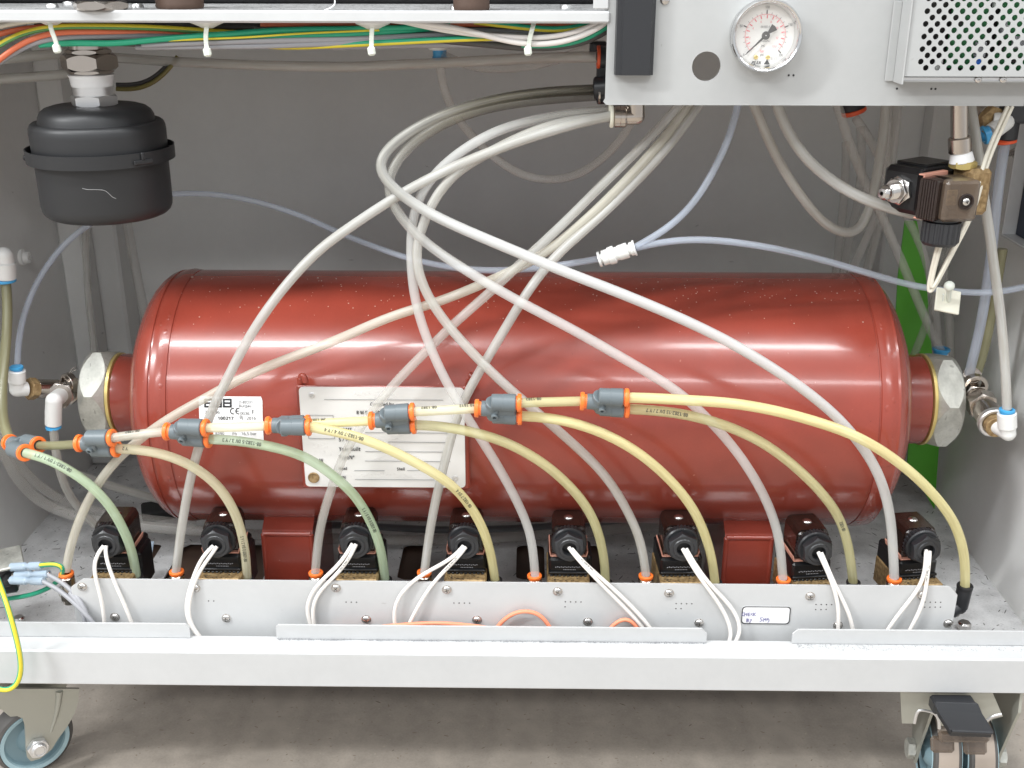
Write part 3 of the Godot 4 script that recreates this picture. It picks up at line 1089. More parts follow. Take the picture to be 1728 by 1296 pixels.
	for q in [[526.5, 667], [768, 807]]:
		var p := P(q[0], q[1], zp + 0.0016)
		s.lathe(p, Vector3.BACK, [Vector2(0, 0.0026), Vector2(0.0006, 0.0025), Vector2(0.001, 0.0018), Vector2(0.0009, 0.0009), Vector2(0.0002, 0.0006), Vector2(0.0002, 0)], 18)
	part(np, "rivet", s, M.aluminium)
	s = Shape.new()
	var seal := P(529.5, 806, zp + 0.0016)
	s.lathe(seal, Vector3.BACK, [Vector2(0, 0.005), Vector2(0.0008, 0.0048), Vector2(0.0011, 0.0042), Vector2(0.0008, 0.0038), Vector2(0.0008, 0)], 24)
	part(np, "copper_seal", s, M.brass)


func control_panel() -> void:
	var z := -0.05
	var bl := P(1018, 177, z)
	var br := P(1727, 181, z)
	var y1 := 0.97
	var hole := P(1192, 112, z)
	var s := Shape.new()
	var xf := Transform3D(Basis(), Vector3(0, 0, z - 0.0025))
	var hx := 0.014
	var ch := 0.0022
	s.slab(PackedVector2Array([Vector2(bl.x + ch, bl.y), Vector2(hole.x - hx, bl.y), Vector2(hole.x - hx, y1), Vector2(bl.x + 0.0012, y1), Vector2(bl.x + 0.0012, bl.y + ch * 2), Vector2(bl.x, bl.y + ch)]), xf, 0.0025)
	s.slab(PackedVector2Array([Vector2(hole.x - hx, bl.y), Vector2(hole.x + hx, bl.y), Vector2(hole.x + hx, hole.y - hx), Vector2(hole.x - hx, hole.y - hx)]), xf, 0.0025)
	s.slab(PackedVector2Array([Vector2(hole.x - hx, hole.y + hx), Vector2(hole.x + hx, hole.y + hx), Vector2(hole.x + hx, y1), Vector2(hole.x - hx, y1)]), xf, 0.0025)
	s.holed(Rect2(hole.x - hx, hole.y - hx, hx * 2, hx * 2), Vector2(hole.x, hole.y), Vector2(0.0104, 0.0104), 0.01039, xf, 0.0025, 32)
	s.slab(PackedVector2Array([Vector2(hole.x + hx, bl.y), Vector2(br.x, bl.y), Vector2(br.x, y1), Vector2(hole.x + hx, y1)]), xf, 0.0025)
	var t := thing("control_panel", "white steel panel with a round hole and a black edge strip, holding the pressure gauge", "panel", Vector3((bl.x + br.x) / 2.0, bl.y, z))
	part(t, "panel_sheet", s, M.panel_paint)
	s = Shape.new()
	s.box(Vector3((bl.x + br.x) / 2.0, bl.y + 0.001, z - 0.014), Vector3(br.x - bl.x - 0.005, 0.002, 0.0225), 0.0005)
	part(t, "folded_edge", s, M.panel_paint)
	# black edge strip: flat face between two bevels
	var a := P(1037, 127, z + 0.008)
	var b := P(1102, 127, z + 0.008)
	var e := P(1049, 127, z + 0.008).x - a.x
	s = Shape.new()
	var h := 0.3
	var p := PackedVector2Array([Vector2(a.x, z + 0.0005), Vector2(a.x + 0.0006, z + 0.0075), Vector2(a.x + e * 0.7, z + 0.0075), Vector2(a.x + e, z + 0.0092), Vector2(b.x - 0.0028, z + 0.0092), Vector2(b.x - 0.0012, z + 0.0075), Vector2(b.x, z + 0.0068), Vector2(b.x, z + 0.0005)])
	s.slab(p, Transform3D(Basis(Vector3.RIGHT, Vector3.BACK, Vector3.UP), Vector3(0, a.y, 0)), h)
	part(t, "edge_strip", s, M.black_plastic)
	for q in [[1331, 127], [1339, 127], [1513.5, 149.5], [1571.5, 150], [1578.5, 150]]:
		s = Shape.new()
		var o := P(q[0], q[1], z)
		s.cyl(o + Vector3(0, 0, -0.001), o + Vector3(0, 0, 0.0003), 0.0008, -1, 0.0001, 10)
		part(t, "punched_dot", s, M.ink)
	s = Shape.new()
	var sc := P(1122, 0, z)
	s.ball(sc, 0.0035, 16, Vector3.BACK, 0.5)
	part(t, "screw", s, M.screw_steel)
	gauge(z)
	supply_box(z)


func gauge(z: float) -> void:
	var c := P(1294.3, 60.5, z + 0.013)
	var g := 0.000418
	var t := thing("pressure_gauge", "round pressure gauge with chrome rim and red and black scales, needle at zero", "gauge", Vector3(c.x, c.y - 60 * g, z))
	var o := Vector3(c.x, c.y, z)
	var s := Shape.new()
	s.lathe(o, Vector3.BACK, [Vector2(0, 59 * g), Vector2(0.009, 59 * g), Vector2(0.0115, 60.5 * g), Vector2(0.0138, 59.5 * g), Vector2(0.0152, 57.5 * g), Vector2(0.0152, 56.5 * g), Vector2(0.0142, 54.0 * g), Vector2(0.0132, 52.5 * g), Vector2(0.0095, 50.8 * g), Vector2(0.0065, 49.5 * g)], 72, 50.0)
	part(t, "chrome_rim", s, M.chrome)
	s = Shape.new()
	s.lathe(o, Vector3.BACK, [Vector2(0.0062, 51 * g), Vector2(0.0068, 0)], 64)
	var zd := 0.007
	var face := part(t, "dial_face", s, M.dial)
	var inkb := Shape.new()
	var inkr := Shape.new()
	var at := func(deg: float, rad: float) -> Vector3: return o + Vector3(cos(deg_to_rad(deg)) * rad * g, sin(deg_to_rad(deg)) * rad * g, zd)
	var tick := func(sh: Shape, deg: float, r0: float, r1: float, w: float) -> void:
		var d := Vector3(cos(deg_to_rad(deg)), sin(deg_to_rad(deg)), 0)
		var n := Vector3(-d.y, d.x, 0) * w * g / 2.0
		var p: Vector3 = at.call(deg, r0)
		var q: Vector3 = at.call(deg, r1)
		sh.quad(p - n, p + n, q + n, q - n, Vector3.BACK)
	for k in 21:
		var deg := 225.0 - 13.5 * k
		if k % 5 == 0:
			tick.call(inkb, deg, 34.5, 41.0, 1.6)
		else:
			tick.call(inkb, deg, 34.5, 38.0, 0.5)
	for k in 60:
		var a0 := 225.0 - 4.5 * k
		for q in [[33.9, 34.5]]:
			inkr.quad(at.call(a0, q[0]), at.call(a0 - 4.5, q[0]), at.call(a0 - 4.5, q[1]), at.call(a0, q[1]), Vector3.BACK)
	for k in 28:
		var deg := 225.0 - 270.0 * k * 0.5 / 13.8
		tick.call(inkr, deg, 27.5 if k % 2 == 0 else 30.5, 33.0, 1.5 if k % 2 == 0 else 0.4)
	var put := func(dx: float, dy: float) -> Callable: return func(v: Vector2) -> Array: return [o + Vector3(dx * g + v.x, -dy * g + v.y, zd), Vector3.BACK]
	for q in [["0", -34, 34, 4.2], ["50", -42, -13, 4.2], ["100", 0, -43.5, 4.2], ["150", 41, -15.5, 4.2], ["200", 29, 34.5, 4.2], ["EN 837-1", -1, -12.0, 3.6], ["oil and grease free", -1.5, 11, 2.2], ["psi", -3, 35, 4.4], ["CL 2.5", 18.5, 39.5, 3.6]]:
		inkb.text(q[0], font_plain, q[3] * g, put.call(q[1], q[2]), 0.78, true)
	inkb.text("PEAK", font_bold, 5.4 * g, func(v: Vector2) -> Array: return [o + Vector3(-20 * g + v.x + v.y * 0.22, -47.5 * g + v.y, zd), Vector3.BACK], 0.92)
	var m0 := o + Vector3(6.5 * g, -47.5 * g, zd)
	inkb.flat(m0 + Vector3(-5.2 * g, 0, 0), m0 + Vector3(5.2 * g, 0, 0), m0 + Vector3(0, 8.0 * g, 0), Vector3.BACK)
	for k in 2:   # crossed-out can sign
		var cx := -3.0 + k * 0.0
		var d := Vector3(3.6 * g, (1.8 if k == 0 else -1.8) * g, 0)
		var n := Vector3(0, 0.25 * g, 0)
		var q := o + Vector3(cx * g, -17.0 * g, zd)
		inkb.quad(q - d - n, q + d - n, q + d + n, q - d + n, Vector3.BACK)
	for q in [["2", -26, 6.5], ["4", -21.5, -9.5], ["6", -9, -20], ["8", 8, -20], ["10", 19, -10], ["12", 20.5, 6.0], ["13.8", 17, 20], ["bar", -3, 28]]:
		inkr.text(q[0], font_plain, (4.6 if q[0] == "bar" else 3.6) * g, put.call(q[1], q[2]), 0.8, true)
	part(face, "black_scale", inkb, M.ink)
	part(face, "red_scale", inkr, M.red_ink)
	s = Shape.new()
	for dx in [-13.0, 7.5]:
		s.lathe(o + Vector3(dx * g, -36.0 * g, 0.0066), Vector3.BACK, [Vector2(0, 3.8 * g), Vector2(0.0008, 3.6 * g), Vector2(0.001, 3.0 * g), Vector2(0.0006, 2.4 * g), Vector2(0.0006, 0)], 16)
	part(face, "rivet", s, M.bright_brass)
	s = Shape.new()
	var d := Vector3(cos(deg_to_rad(224.5)), sin(deg_to_rad(224.5)), 0)
	var n := Vector3(-d.y, d.x, 0)
	var w := o + Vector3(0, 0, 0.0085)
	var xf := Transform3D(Basis(d, n, Vector3.BACK), w)
	s.slab(PackedVector2Array([Vector2(45 * g, -0.5 * g), Vector2(45 * g, 0.5 * g), Vector2(6 * g, 1.8 * g), Vector2(-7 * g, 2.2 * g), Vector2(-19.5 * g, 6.6 * g), Vector2(-21 * g, 0), Vector2(-19.5 * g, -6.6 * g), Vector2(-7 * g, -2.2 * g), Vector2(6 * g, -1.8 * g)]), xf, 0.0004)
	s.cyl(w, w + Vector3(0, 0, 0.0012), 6.9 * g, -1, 0.0003, 28)
	part(t, "needle", s, M.needle)
	s = Shape.new()
	s.cyl(w + Vector3(0, 0, 0.0011), w + Vector3(0, 0, 0.0016), 1.2 * g, -1, 0.0002, 14)
	part(t, "needle_pin", s, M.steel)
	s = Shape.new()
	s.lathe(o, Vector3.BACK, [Vector2(0.0122, 53.0 * g), Vector2(0.0124, 0)], 48)
	part(t, "glass_pane", s, M.glass)


func supply_box(z: float) -> void:
	var zf := z + 0.020
	var bl := P(1526, 129, zf)
	var right := P(1800, 129, zf).x
	var t := thing("power_supply", "perforated white metal box with green circuit boards showing through its round holes", "power supply", Vector3((bl.x + right) / 2.0, bl.y, zf))
	var first := P(1562.5, 114.5, zf)
	var dx := 0.000417 * 19.5
	var dy := 0.000417 * 10.1
	var s := Shape.new()
	var top := 18
	var xf := Transform3D(Basis(), Vector3(0, 0, zf - 0.001))
	var x_lo := P(1536, 114, zf).x
	var xe := x_lo + 0.0065
	for j in top:
		var off := first.x + (0.0 if j % 2 == 0 else -dx / 2.0)
		var y := first.y + (j - 0.5) * dy
		var x := off - dx / 2.0 - (0.0 if j % 2 == 0 else 0.0)
		s.slab(PackedVector2Array([Vector2(bl.x, y), Vector2(x, y), Vector2(x, y + dy), Vector2(bl.x, y + dy)]), xf, 0.001)
		var n := 9 if j == 0 else 12
		for i in n:
			s.holed(Rect2(x + i * dx, y, dx, dy), Vector2(x + (i + 0.5) * dx, y + dy / 2.0), Vector2(dy * 0.478, dy * 0.478), dy * 0.4775, xf, 0.001, 16)
		var x2 := x + n * dx
		if x2 < right:
			s.slab(PackedVector2Array([Vector2(x2, y), Vector2(right, y), Vector2(right, y + dy), Vector2(x2, y + dy)]), xf, 0.001)
	s.slab(PackedVector2Array([Vector2(bl.x, bl.y), Vector2(right, bl.y), Vector2(right, first.y - dy / 2.0), Vector2(bl.x, first.y - dy / 2.0)]), xf, 0.001)
	part(t, "perforated_cover", s, M.panel_paint)
	var h := 0.09
	s = Shape.new()
	s.box(Vector3(bl.x + 0.0005, bl.y + h / 2.0, zf - 0.0105), Vector3(0.001, h, 0.019))
	part(t, "cover_side", s, M.panel_paint)
	s = Shape.new()
	s.box(Vector3((bl.x + right) / 2.0, bl.y + 0.0003, zf - 0.0115), Vector3(right - bl.x - 0.003, 0.001, 0.017))
	part(t, "cover_bottom", s, M.panel_paint)
	# base tray with its upright flange on the left and a bright edge below the cover
	var fl := P(1521, 143, zf + 0.001)
	s = Shape.new()
	s.box(Vector3(fl.x + 0.0006, fl.y + h / 2.0, zf - 0.009), Vector3(0.0012, h, 0.021), 0.0003)
	s.box(Vector3(fl.x - 0.003, fl.y + 0.028, zf - 0.0185), Vector3(0.006, 0.055, 0.001), 0.0003)
	s.box(Vector3((fl.x + right) / 2.0, bl.y - 0.0036, z + 0.0087), Vector3(right - fl.x - 0.003, 0.001, 0.0165))
	part(t, "base_tray", s, M.panel_paint)
	s = Shape.new()
	s.box(Vector3((bl.x + right) / 2.0, bl.y - 0.0021, zf - 0.0045), Vector3(right - bl.x, 0.0026, 0.0012), 0.0002)
	part(t, "tray_edge", s, M.aluminium)
	s = Shape.new()
	for q in [1651.0, 1693.0]:
		var p := P(q, 134, zf - 0.003)
		s.ball(p, 0.0026, 14, Vector3.BACK, 0.5)
		s.box(p + Vector3(0, 0, 0.0014), Vector3(0.003, 0.0006, 0.0003), 0.0, Basis(Vector3.BACK, 0.6))
		s.box(p + Vector3(0, 0, 0.0014), Vector3(0.003, 0.0006, 0.0003), 0.0, Basis(Vector3.BACK, -0.9))
	part(t, "screw", s, M.steel)
	# inside
	s = Shape.new()
	s.box(Vector3((bl.x + right) / 2.0, bl.y + h / 2.0, z + 0.0016), Vector3(right - bl.x - 0.004, h, 0.001))
	part(t, "inner_back", s, M.board_dark)
	s = Shape.new()
	var x0 := P(1600, 80, zf).x
	s.box(Vector3(x0 + 0.017, bl.y + 0.044, z + 0.007), Vector3(0.026, 0.078, 0.0016))
	s.box(Vector3(x0 + 0.05, bl.y + 0.034, z + 0.006), Vector3(0.024, 0.062, 0.0016))
	part(t, "circuit_board", s, M.circuit_board)
	rng.seed = 99
	for k in 16:
		s = Shape.new()
		s.box(Vector3(x0 + rng.randf_range(-0.012, 0.062), bl.y + rng.randf_range(0.006, 0.08), z + 0.0095), Vector3(rng.randf_range(0.003, 0.009), rng.randf_range(0.003, 0.012), 0.004), 0.0005)
		part(t, "component", s, [M.board_dark, M.board_white, M.board_dark, M.wire_grey][k % 4])
	s = Shape.new()
	var q := P(1651, 104.5, zf - 0.006)
	s.box(q, Vector3(0.006, 0.006, 0.005), 0.0006)
	part(t, "component", s, M.board_blue)


func screw_mesh() -> Array:   # a cross-head screw that looks along +z
	var s := Shape.new()
	var prof := [Vector2(0, 0.0036), Vector2(0.0006, 0.0036)]
	for i in range(1, 8):
		var a := PI / 2.0 * i / 7.0
		prof.append(Vector2(0.0006 + sin(a) * 0.0019, cos(a) * 0.0035 + 0.0001 * (1.0 - i / 7.0)))
	s.lathe(Vector3.ZERO, Vector3.BACK, prof, 24, 60.0)
	s.lathe(Vector3.ZERO, Vector3.BACK, [Vector2(0.0, 0.0042), Vector2(0.0004, 0.0042), Vector2(0.0005, 0.0034)], 24)
	var x := Shape.new()
	for a in [0.35, 0.35 + PI / 2.0]:
		x.box(Vector3(0, 0, 0.00215), Vector3(0.0035, 0.0009, 0.0007), 0.0002, Basis(Vector3.BACK, a))
	return [s.mesh(), x.mesh()]


func valve_plate() -> void:
	var z := -0.035
	var l := -0.3905
	var r := 0.368
	var top := 0.2129
	var s := Shape.new()
	var ch := 0.008
	s.slab(PackedVector2Array([Vector2(l, FLOOR_PAN + 0.003), Vector2(r, FLOOR_PAN + 0.003), Vector2(r, top - ch), Vector2(r - ch * 0.9, top), Vector2(l + ch * 1.4, top), Vector2(l, top - ch)]), Transform3D(Basis(), Vector3(0, 0, z - 0.002)), 0.002)
	var t := thing("valve_plate", "long white steel plate with cross head screws in front of the row of valves", "plate", Vector3(0, FLOOR_PAN, z))
	part(t, "plate_sheet", s, M.painted_steel)
	s = Shape.new()
	s.box(Vector3((l + r) / 2.0, FLOOR_PAN + 0.003, z - 0.03), Vector3(r - l, 0.002, 0.055))
	part(t, "plate_foot", s, M.painted_steel)
	var sm := screw_mesh()
	rng.seed = 3
	for q in [[139, 990], [330, 992], [567, 992], [754, 995], [941, 998], [1129, 1001], [1367, 1006], [1555, 1004], [194, 1041], [382, 1043], [618, 1045], [805, 1046], [992, 1049], [1180, 1051], [1414, 1055], [1600, 1052]]:
		var o := P(q[0], q[1], z)
		var xf := Transform3D(Basis(Vector3.BACK, rng.randf() * TAU), o)
		var sc := again(t, "screw", sm[0], M.screw_steel, xf)
		again(sc, "cross_slot", sm[1], M.screw_slot, xf)
		sc.get_child(0).transform = Transform3D()
	s = Shape.new()
	s.cyl(Vector3(0, 0, -0.0006), Vector3(0, 0, 0.0002), 0.0006, -1, 0.0001, 8)
	var dot := s.mesh()
	for q in [[173, 1012, 1, 0], [352, 1014, 2, 0], [584, 1016, 3, 0], [766, 1017.5, 4, 0], [954, 1015.5, 4, 1], [1141, 1018.5, 4, 2], [1377, 1020, 4, 3], [1561, 1016, 4, 4]]:
		for k in int(q[2]):
			again(t, "punched_dot", dot, M.screw_slot, Transform3D(Basis(), P(q[0] + k * 8.8, q[1] + k * 0.1, z)))
		for k in int(q[3]):
			again(t, "punched_dot", dot, M.screw_slot, Transform3D(Basis(), P(q[0] - 0.5 + k * 8.8, q[1] + 8.5, z)))
	# sticker with a black border and handwriting
	var a := P(1250, 1052.5, z + 0.0004)
	var b := P(1335, 1023.5, z + 0.0004)
	var cr := 0.003
	var outer := PackedVector2Array()
	for k in [[b.x - cr, b.y - cr, 0], [a.x + cr, b.y - cr, 90], [a.x + cr, a.y + cr, 180], [b.x - cr, a.y + cr, 270]]:
		for m in 6:
			var an := deg_to_rad(k[2] + m * 18.0)
			outer.append(Vector2(k[0] + cos(an) * cr, k[1] + sin(an) * cr))
	s = Shape.new()
	s.slab(outer, Transform3D(Basis(), Vector3(0, 0, z + 0.0001)), 0.0003)
	var st := part(t, "sticker", s, M.sticker)
	st.set_meta("label", "small white sticker with black border and purple handwriting")
	s = Shape.new()
	var mid := (Vector2(a.x, a.y) + Vector2(b.x, b.y)) / 2.0
	for i in outer.size():
		var p := outer[i]
		var q := outer[(i + 1) % outer.size()]
		var pin := mid + (p - mid) * Vector2(1.0 - 0.0016 / (b.x - a.x), 1.0 - 0.0016 / (b.y - a.y))
		var qin := mid + (q - mid) * Vector2(1.0 - 0.0016 / (b.x - a.x), 1.0 - 0.0016 / (b.y - a.y))
		var zz := z + 0.0007
		s.quad(Vector3(p.x, p.y, zz), Vector3(q.x, q.y, zz), Vector3(qin.x, qin.y, zz), Vector3(pin.x, pin.y, zz), Vector3.BACK)
	part(st, "border", s, M.ink)
	s = Shape.new()
	var strokes := [
		[1256, 1034, 1253, 1034.5, 1252, 1038, 1256, 1039.5], [1257, 1034, 1256.5, 1039.5], [1260.5, 1034, 1260, 1039.5], [1256.5, 1036.8, 1260.5, 1036.4],
		[1266, 1034.4, 1262.5, 1034.8, 1262.5, 1039.5, 1266, 1039], [1262.5, 1036.8, 1265.5, 1036.5], [1270, 1034.5, 1267.5, 1036.5, 1270, 1039], [1272, 1034, 1271.5, 1039.5], [1275.5, 1034, 1272, 1036.8, 1275, 1039.2],
		[1260.5, 1044, 1260, 1049.5], [1260, 1044.2, 1263.5, 1044.8, 1261, 1046.5, 1264, 1048, 1260, 1049.5], [1265.5, 1044.5, 1267, 1047], [1269, 1044, 1266.5, 1049, 1265, 1051],
		[1287, 1042.2, 1283, 1042.8, 1284, 1045.2, 1286.5, 1046.5, 1282, 1049.5], [1288, 1049, 1289, 1043.5, 1290.5, 1046, 1292.5, 1043.5, 1292.5, 1048.5], [1298, 1043, 1295, 1043.5, 1294.5, 1046, 1298, 1045.5, 1297.5, 1049, 1295.5, 1050.5]]
	for k in strokes:
		for i in range(0, k.size() - 2, 2):
			var p := P(k[i], k[i + 1], z + 0.0008)
			var q := P(k[i + 2], k[i + 3], z + 0.0008)
			var d := (q - p).normalized()
			var n := Vector3(-d.y, d.x, 0) * 0.00022
			s.quad(p - n - d * 0.0002, p + n - d * 0.0002, q + n + d * 0.0002, q - n + d * 0.0002, Vector3.BACK)
	part(st, "handwriting", s, M.purple_ink)


func valves() -> void:
	# manifold bar that carries the valves, low behind the plate
	var s := Shape.new()
	s.box(Vector3(-0.008, 0.162, -0.058), Vector3(0.74, 0.044, 0.036), 0.001)
	solo("manifold_bar", s, M.aluminium, "long metal manifold bar hidden low behind the white plate, under the valves", "manifold")
	var v0 := thing("solenoid_valve", "", "valve", Vector3.ZERO, "solenoid valves in a row behind the plate")
	s = Shape.new()
	s.box(Vector3(0, 0.0128, 0.003), Vector3(0.0365, 0.0256, 0.055), 0.0012)
	part(v0, "brass_base", s, M.brass)
	s = Shape.new()
	rng.seed = 41
	for k in 22:
		s.box(Vector3(rng.randf_range(-0.015, 0.015), 0.0257, rng.randf_range(0.0205, 0.0288)), Vector3(rng.randf_range(0.0005, 0.0022), 0.0003, 0.0005))
	part(v0, "stamped_marks", s, M.ink)
	s = Shape.new()
	s.box(Vector3(0, 0.0322, -0.004), Vector3(0.0345, 0.0195, 0.044), 0.002)
	s.box(Vector3(0, 0.0285, 0.0185), Vector3(0.034, 0.0022, 0.003), 0.0005)
	for k in 9:
		s.box(Vector3(-0.0148 + k * 0.0037, 0.0262, 0.0195), Vector3(0.0024, 0.0018, 0.002), 0.0004)
	s.box(Vector3(0.0165, 0.02, -0.006), Vector3(0.009, 0.038, 0.03), 0.002)
	part(v0, "coil", s, M.coil_black)
	s = Shape.new()
	for k in 14:
		s.box(Vector3(-0.011 + k * 0.0016, 0.0335 + (k % 2) * 0.0004, 0.0181), Vector3(0.0009, 0.0007, 0.0002))
	for k in 8:
		s.box(Vector3(-0.004 + k * 0.0014, 0.0312, 0.0181), Vector3(0.0008, 0.0006, 0.0002))
	part(v0, "printed_text", s, M.wire_grey)
	s = Shape.new()
	s.box(Vector3(0, 0.0427, 0.0), Vector3(0.0315, 0.0014, 0.0305), 0.0004)
	for x in [-0.0158, 0.0158]:
		s.box(Vector3(x, 0.0448, 0.0), Vector3(0.0012, 0.0055, 0.0305), 0.0004, Basis(Vector3.BACK, -signf(x) * 0.25))
	part(v0, "gasket", s, M.gasket)
	s = Shape.new()
	s.slab(PackedVector2Array([Vector2(-0.0145, 0.0435), Vector2(0.0145, 0.0435), Vector2(0.0145, 0.0655), Vector2(0.0125, 0.0702), Vector2(0.010, 0.0715), Vector2(-0.010, 0.0715), Vector2(-0.0125, 0.0702), Vector2(-0.0145, 0.0655)]), Transform3D(Basis(), Vector3(0, 0, -0.0165)), 0.0285)
	s.box(Vector3(0, 0.0575, 0.0118), Vector3(0.0262, 0.0245, 0.005), 0.002)
	part(v0, "connector_housing", s, M.smoked_plastic)
	s = Shape.new()
	s.box(Vector3(0, 0.056, -0.002), Vector3(0.02, 0.02, 0.02), 0.001)
	part(v0, "terminal_block", s, M.coil_black)
	s = Shape.new()
	s.lathe(Vector3(0, 0.0713, -0.003), Vector3.UP, [Vector2(0, 0.0042), Vector2(0.0006, 0.0042), Vector2(0.0012, 0.0033), Vector2(0.0019, 0.002), Vector2(0.0021, 0)], 18, 60.0)
	part(v0, "screw", s, M.screw_steel)
	s = Shape.new()
	s.knurl(Vector3(0, 0.0575, 0.0135), Vector3.BACK, 0.0155, 0.0058, 30, 0.001)
	s.lathe(Vector3(0, 0.0575, 0.0193), Vector3.BACK, [Vector2(0, 0.0152), Vector2(0.0012, 0.0142), Vector2(0.0014, 0)], 32)
	part(v0, "gland_ring", s, M.black_plastic)
	s = Shape.new()
	s.nut(Vector3(0, 0.0575, 0.0205), Vector3.BACK, 0.0137, 0.0078, deg_to_rad(6.0), 0.5, 0.0062)
	s.lathe(Vector3(0, 0.0575, 0.0283), Vector3.BACK, [Vector2(0, 0.0092), Vector2(0.0008, 0.0085), Vector2(0.0009, 0.0062), Vector2(-0.004, 0.0056)], 28)
	part(v0, "gland_nut", s, M.black_plastic)
	s = Shape.new()
	s.lathe(Vector3(0, 0.0575, 0.0235), Vector3.BACK, [Vector2(0, 0.0062), Vector2(0.0002, 0)], 18)
	part(v0, "gland_seal", s, M.ink)
	var where := [[178, 921, 0.0], [363, 921, 0.0], [598, 922, 0.0], [784, 923, 0.0], [961, 927, 0.0], [1154, 927, 2.0], [1382, 934, 7.0], [1566, 931, 8.0]]
	var say := ["black solenoid valve at the far left end of the plate, behind the first green hose", "black solenoid valve with wires curling left, between the first two orange collars from the left", "black solenoid valve just right of the left red saddle foot", "black solenoid valve below the right edge of the metal nameplate", "black solenoid valve in the row's middle, its straight wires slanting right", "black solenoid valve just left of the right red saddle foot", "black solenoid valve just right of the right red saddle foot, beside the grey hose", "black solenoid valve at the far right end of the plate"]
	for i in 8:
		var b := Basis(Vector3.UP, deg_to_rad(where[i][2]))
		var o := P(where[i][0], where[i][1], -0.0455) - b * Vector3(0, 0.0575, 0.029)
		var node := v0 if i == 0 else copy(v0, "solenoid_valve", Transform3D(b, o), say[i])
		node.transform = Transform3D(b, o)
		node.set_meta("label", say[i])
	# white wire pairs from the glands
	var wires := [
		[[175, 921, -47, 168, 929, -44, 160, 944, -38, 158, 960, -34, 162, 980, -32, 170, 1005, -31, 175, 1030, -31, 177, 1060, -31], [179, 921, -47, 177, 931, -44, 181, 950, -38, 190, 975, -34, 203, 1005, -32, 215, 1030, -31, 226, 1062, -31]],
		[[360, 921, -47, 350, 930, -43, 335, 948, -37, 326, 975, -33, 317, 1002, -31, 313, 1026, -30, 316, 1046, -29, 325, 1062, -28, 334, 1074, -27, 343, 1084, -26], [366, 922, -47, 356, 938, -43, 341, 955, -37, 330, 977, -33, 321, 1003, -31, 317, 1030, -30, 320, 1050, -29, 329, 1065, -28, 345, 1084, -28]],
		[[595, 917, -47, 583, 940, -40, 565, 960, -36, 546, 976, -33, 530, 993, -31, 520, 1012, -30, 517, 1030, -30, 521, 1046, -30, 529, 1070, -30], [601, 918, -47, 591, 942, -40, 573, 965, -36, 553, 983, -33, 538, 999, -31, 528, 1018, -30, 526, 1040, -30, 533, 1070, -30]],
		[[782, 921, -47, 770, 938, -40, 745, 953, -37, 715, 967, -35, 690, 985, -32, 673, 1005, -31, 665, 1025, -30, 664, 1045, -30, 669, 1070, -30], [786, 923, -47, 773, 942, -40, 751, 961, -36, 729, 985, -33, 713, 1010, -31, 699, 1035, -30, 684, 1066, -30]],
		[[960, 924, -47, 970, 938, -40, 984, 953, -36, 1005, 976, -33, 1030, 1001, -31, 1055, 1026, -30, 1075, 1046, -30, 1096, 1074, -30], [965, 926, -47, 976, 940, -40, 991, 955, -36, 1016, 977, -32, 1046, 1003, -30, 1073, 1031, -29, 1093, 1052, -29, 1108, 1076, -29]],
		[[1152, 926, -47, 1160, 941, -40, 1172, 961, -36, 1187, 984, -33, 1205, 1006, -31, 1222, 1031, -30, 1232, 1055, -29, 1235, 1073, -28, 1230, 1084, -27], [1158, 926, -47, 1167, 943, -40, 1179, 961, -36, 1193, 981, -33, 1212, 1001, -31, 1234, 1022, -30, 1247, 1045, -29, 1250, 1063, -28, 1245, 1078, -27, 1238, 1088, -27]],
		[[1381, 932, -47, 1387, 945, -40, 1395, 961, -37, 1405, 986, -33, 1413, 1010, -31, 1416, 1035, -30, 1413, 1080, -30], [1386, 933, -47, 1393, 948, -40, 1402, 972, -36, 1416, 1001, -33, 1429, 1026, -31, 1438, 1048, -30, 1442, 1080, -30]],
		[[1563, 928, -47, 1562, 945, -40, 1561, 965, -37, 1555, 986, -34, 1541, 1006, -32, 1525, 1026, -31, 1508, 1046, -30, 1490, 1076, -30], [1569, 930, -47, 1568, 950, -40, 1565, 970, -36, 1563, 990, -33, 1559, 1015, -31, 1548, 1040, -30, 1525, 1082, -30]]]
	var said := ["two white wires hanging straight down the plate's left end", "pair of white wires bowed left and dropping through the gap between the lips", "pair of white wires bowing left onto the plate left of the nameplate", "pair of white wires spreading into a fork above the orange cable", "pair of straight white wires slanting right past the small orange loop", "pair of white wires swinging right and down beside the handwritten sticker", "pair of white wires crossing the lower screw right of the handwritten sticker", "pair of white wires splayed like a V at the plate's right end"]
	for i in 8:
		var w := thing("wire_pair", said[i], "wires", P(wires[i][0][0], wires[i][0][1], -0.046), "white wire pairs of the valves")
		for k in 2:
			s = Shape.new()
			s.tube(path(wires[i][k]), 0.0017, 10)
			last_hose = part(w, "wire", s, M.wire_white)
			if i in [2, 3, 4, 7] and k == 1:
				hose_text(path(wires[i][k]), 0.0017, [["AWG 20 600V CSA", 0.012, 0.2]], 0.0014)


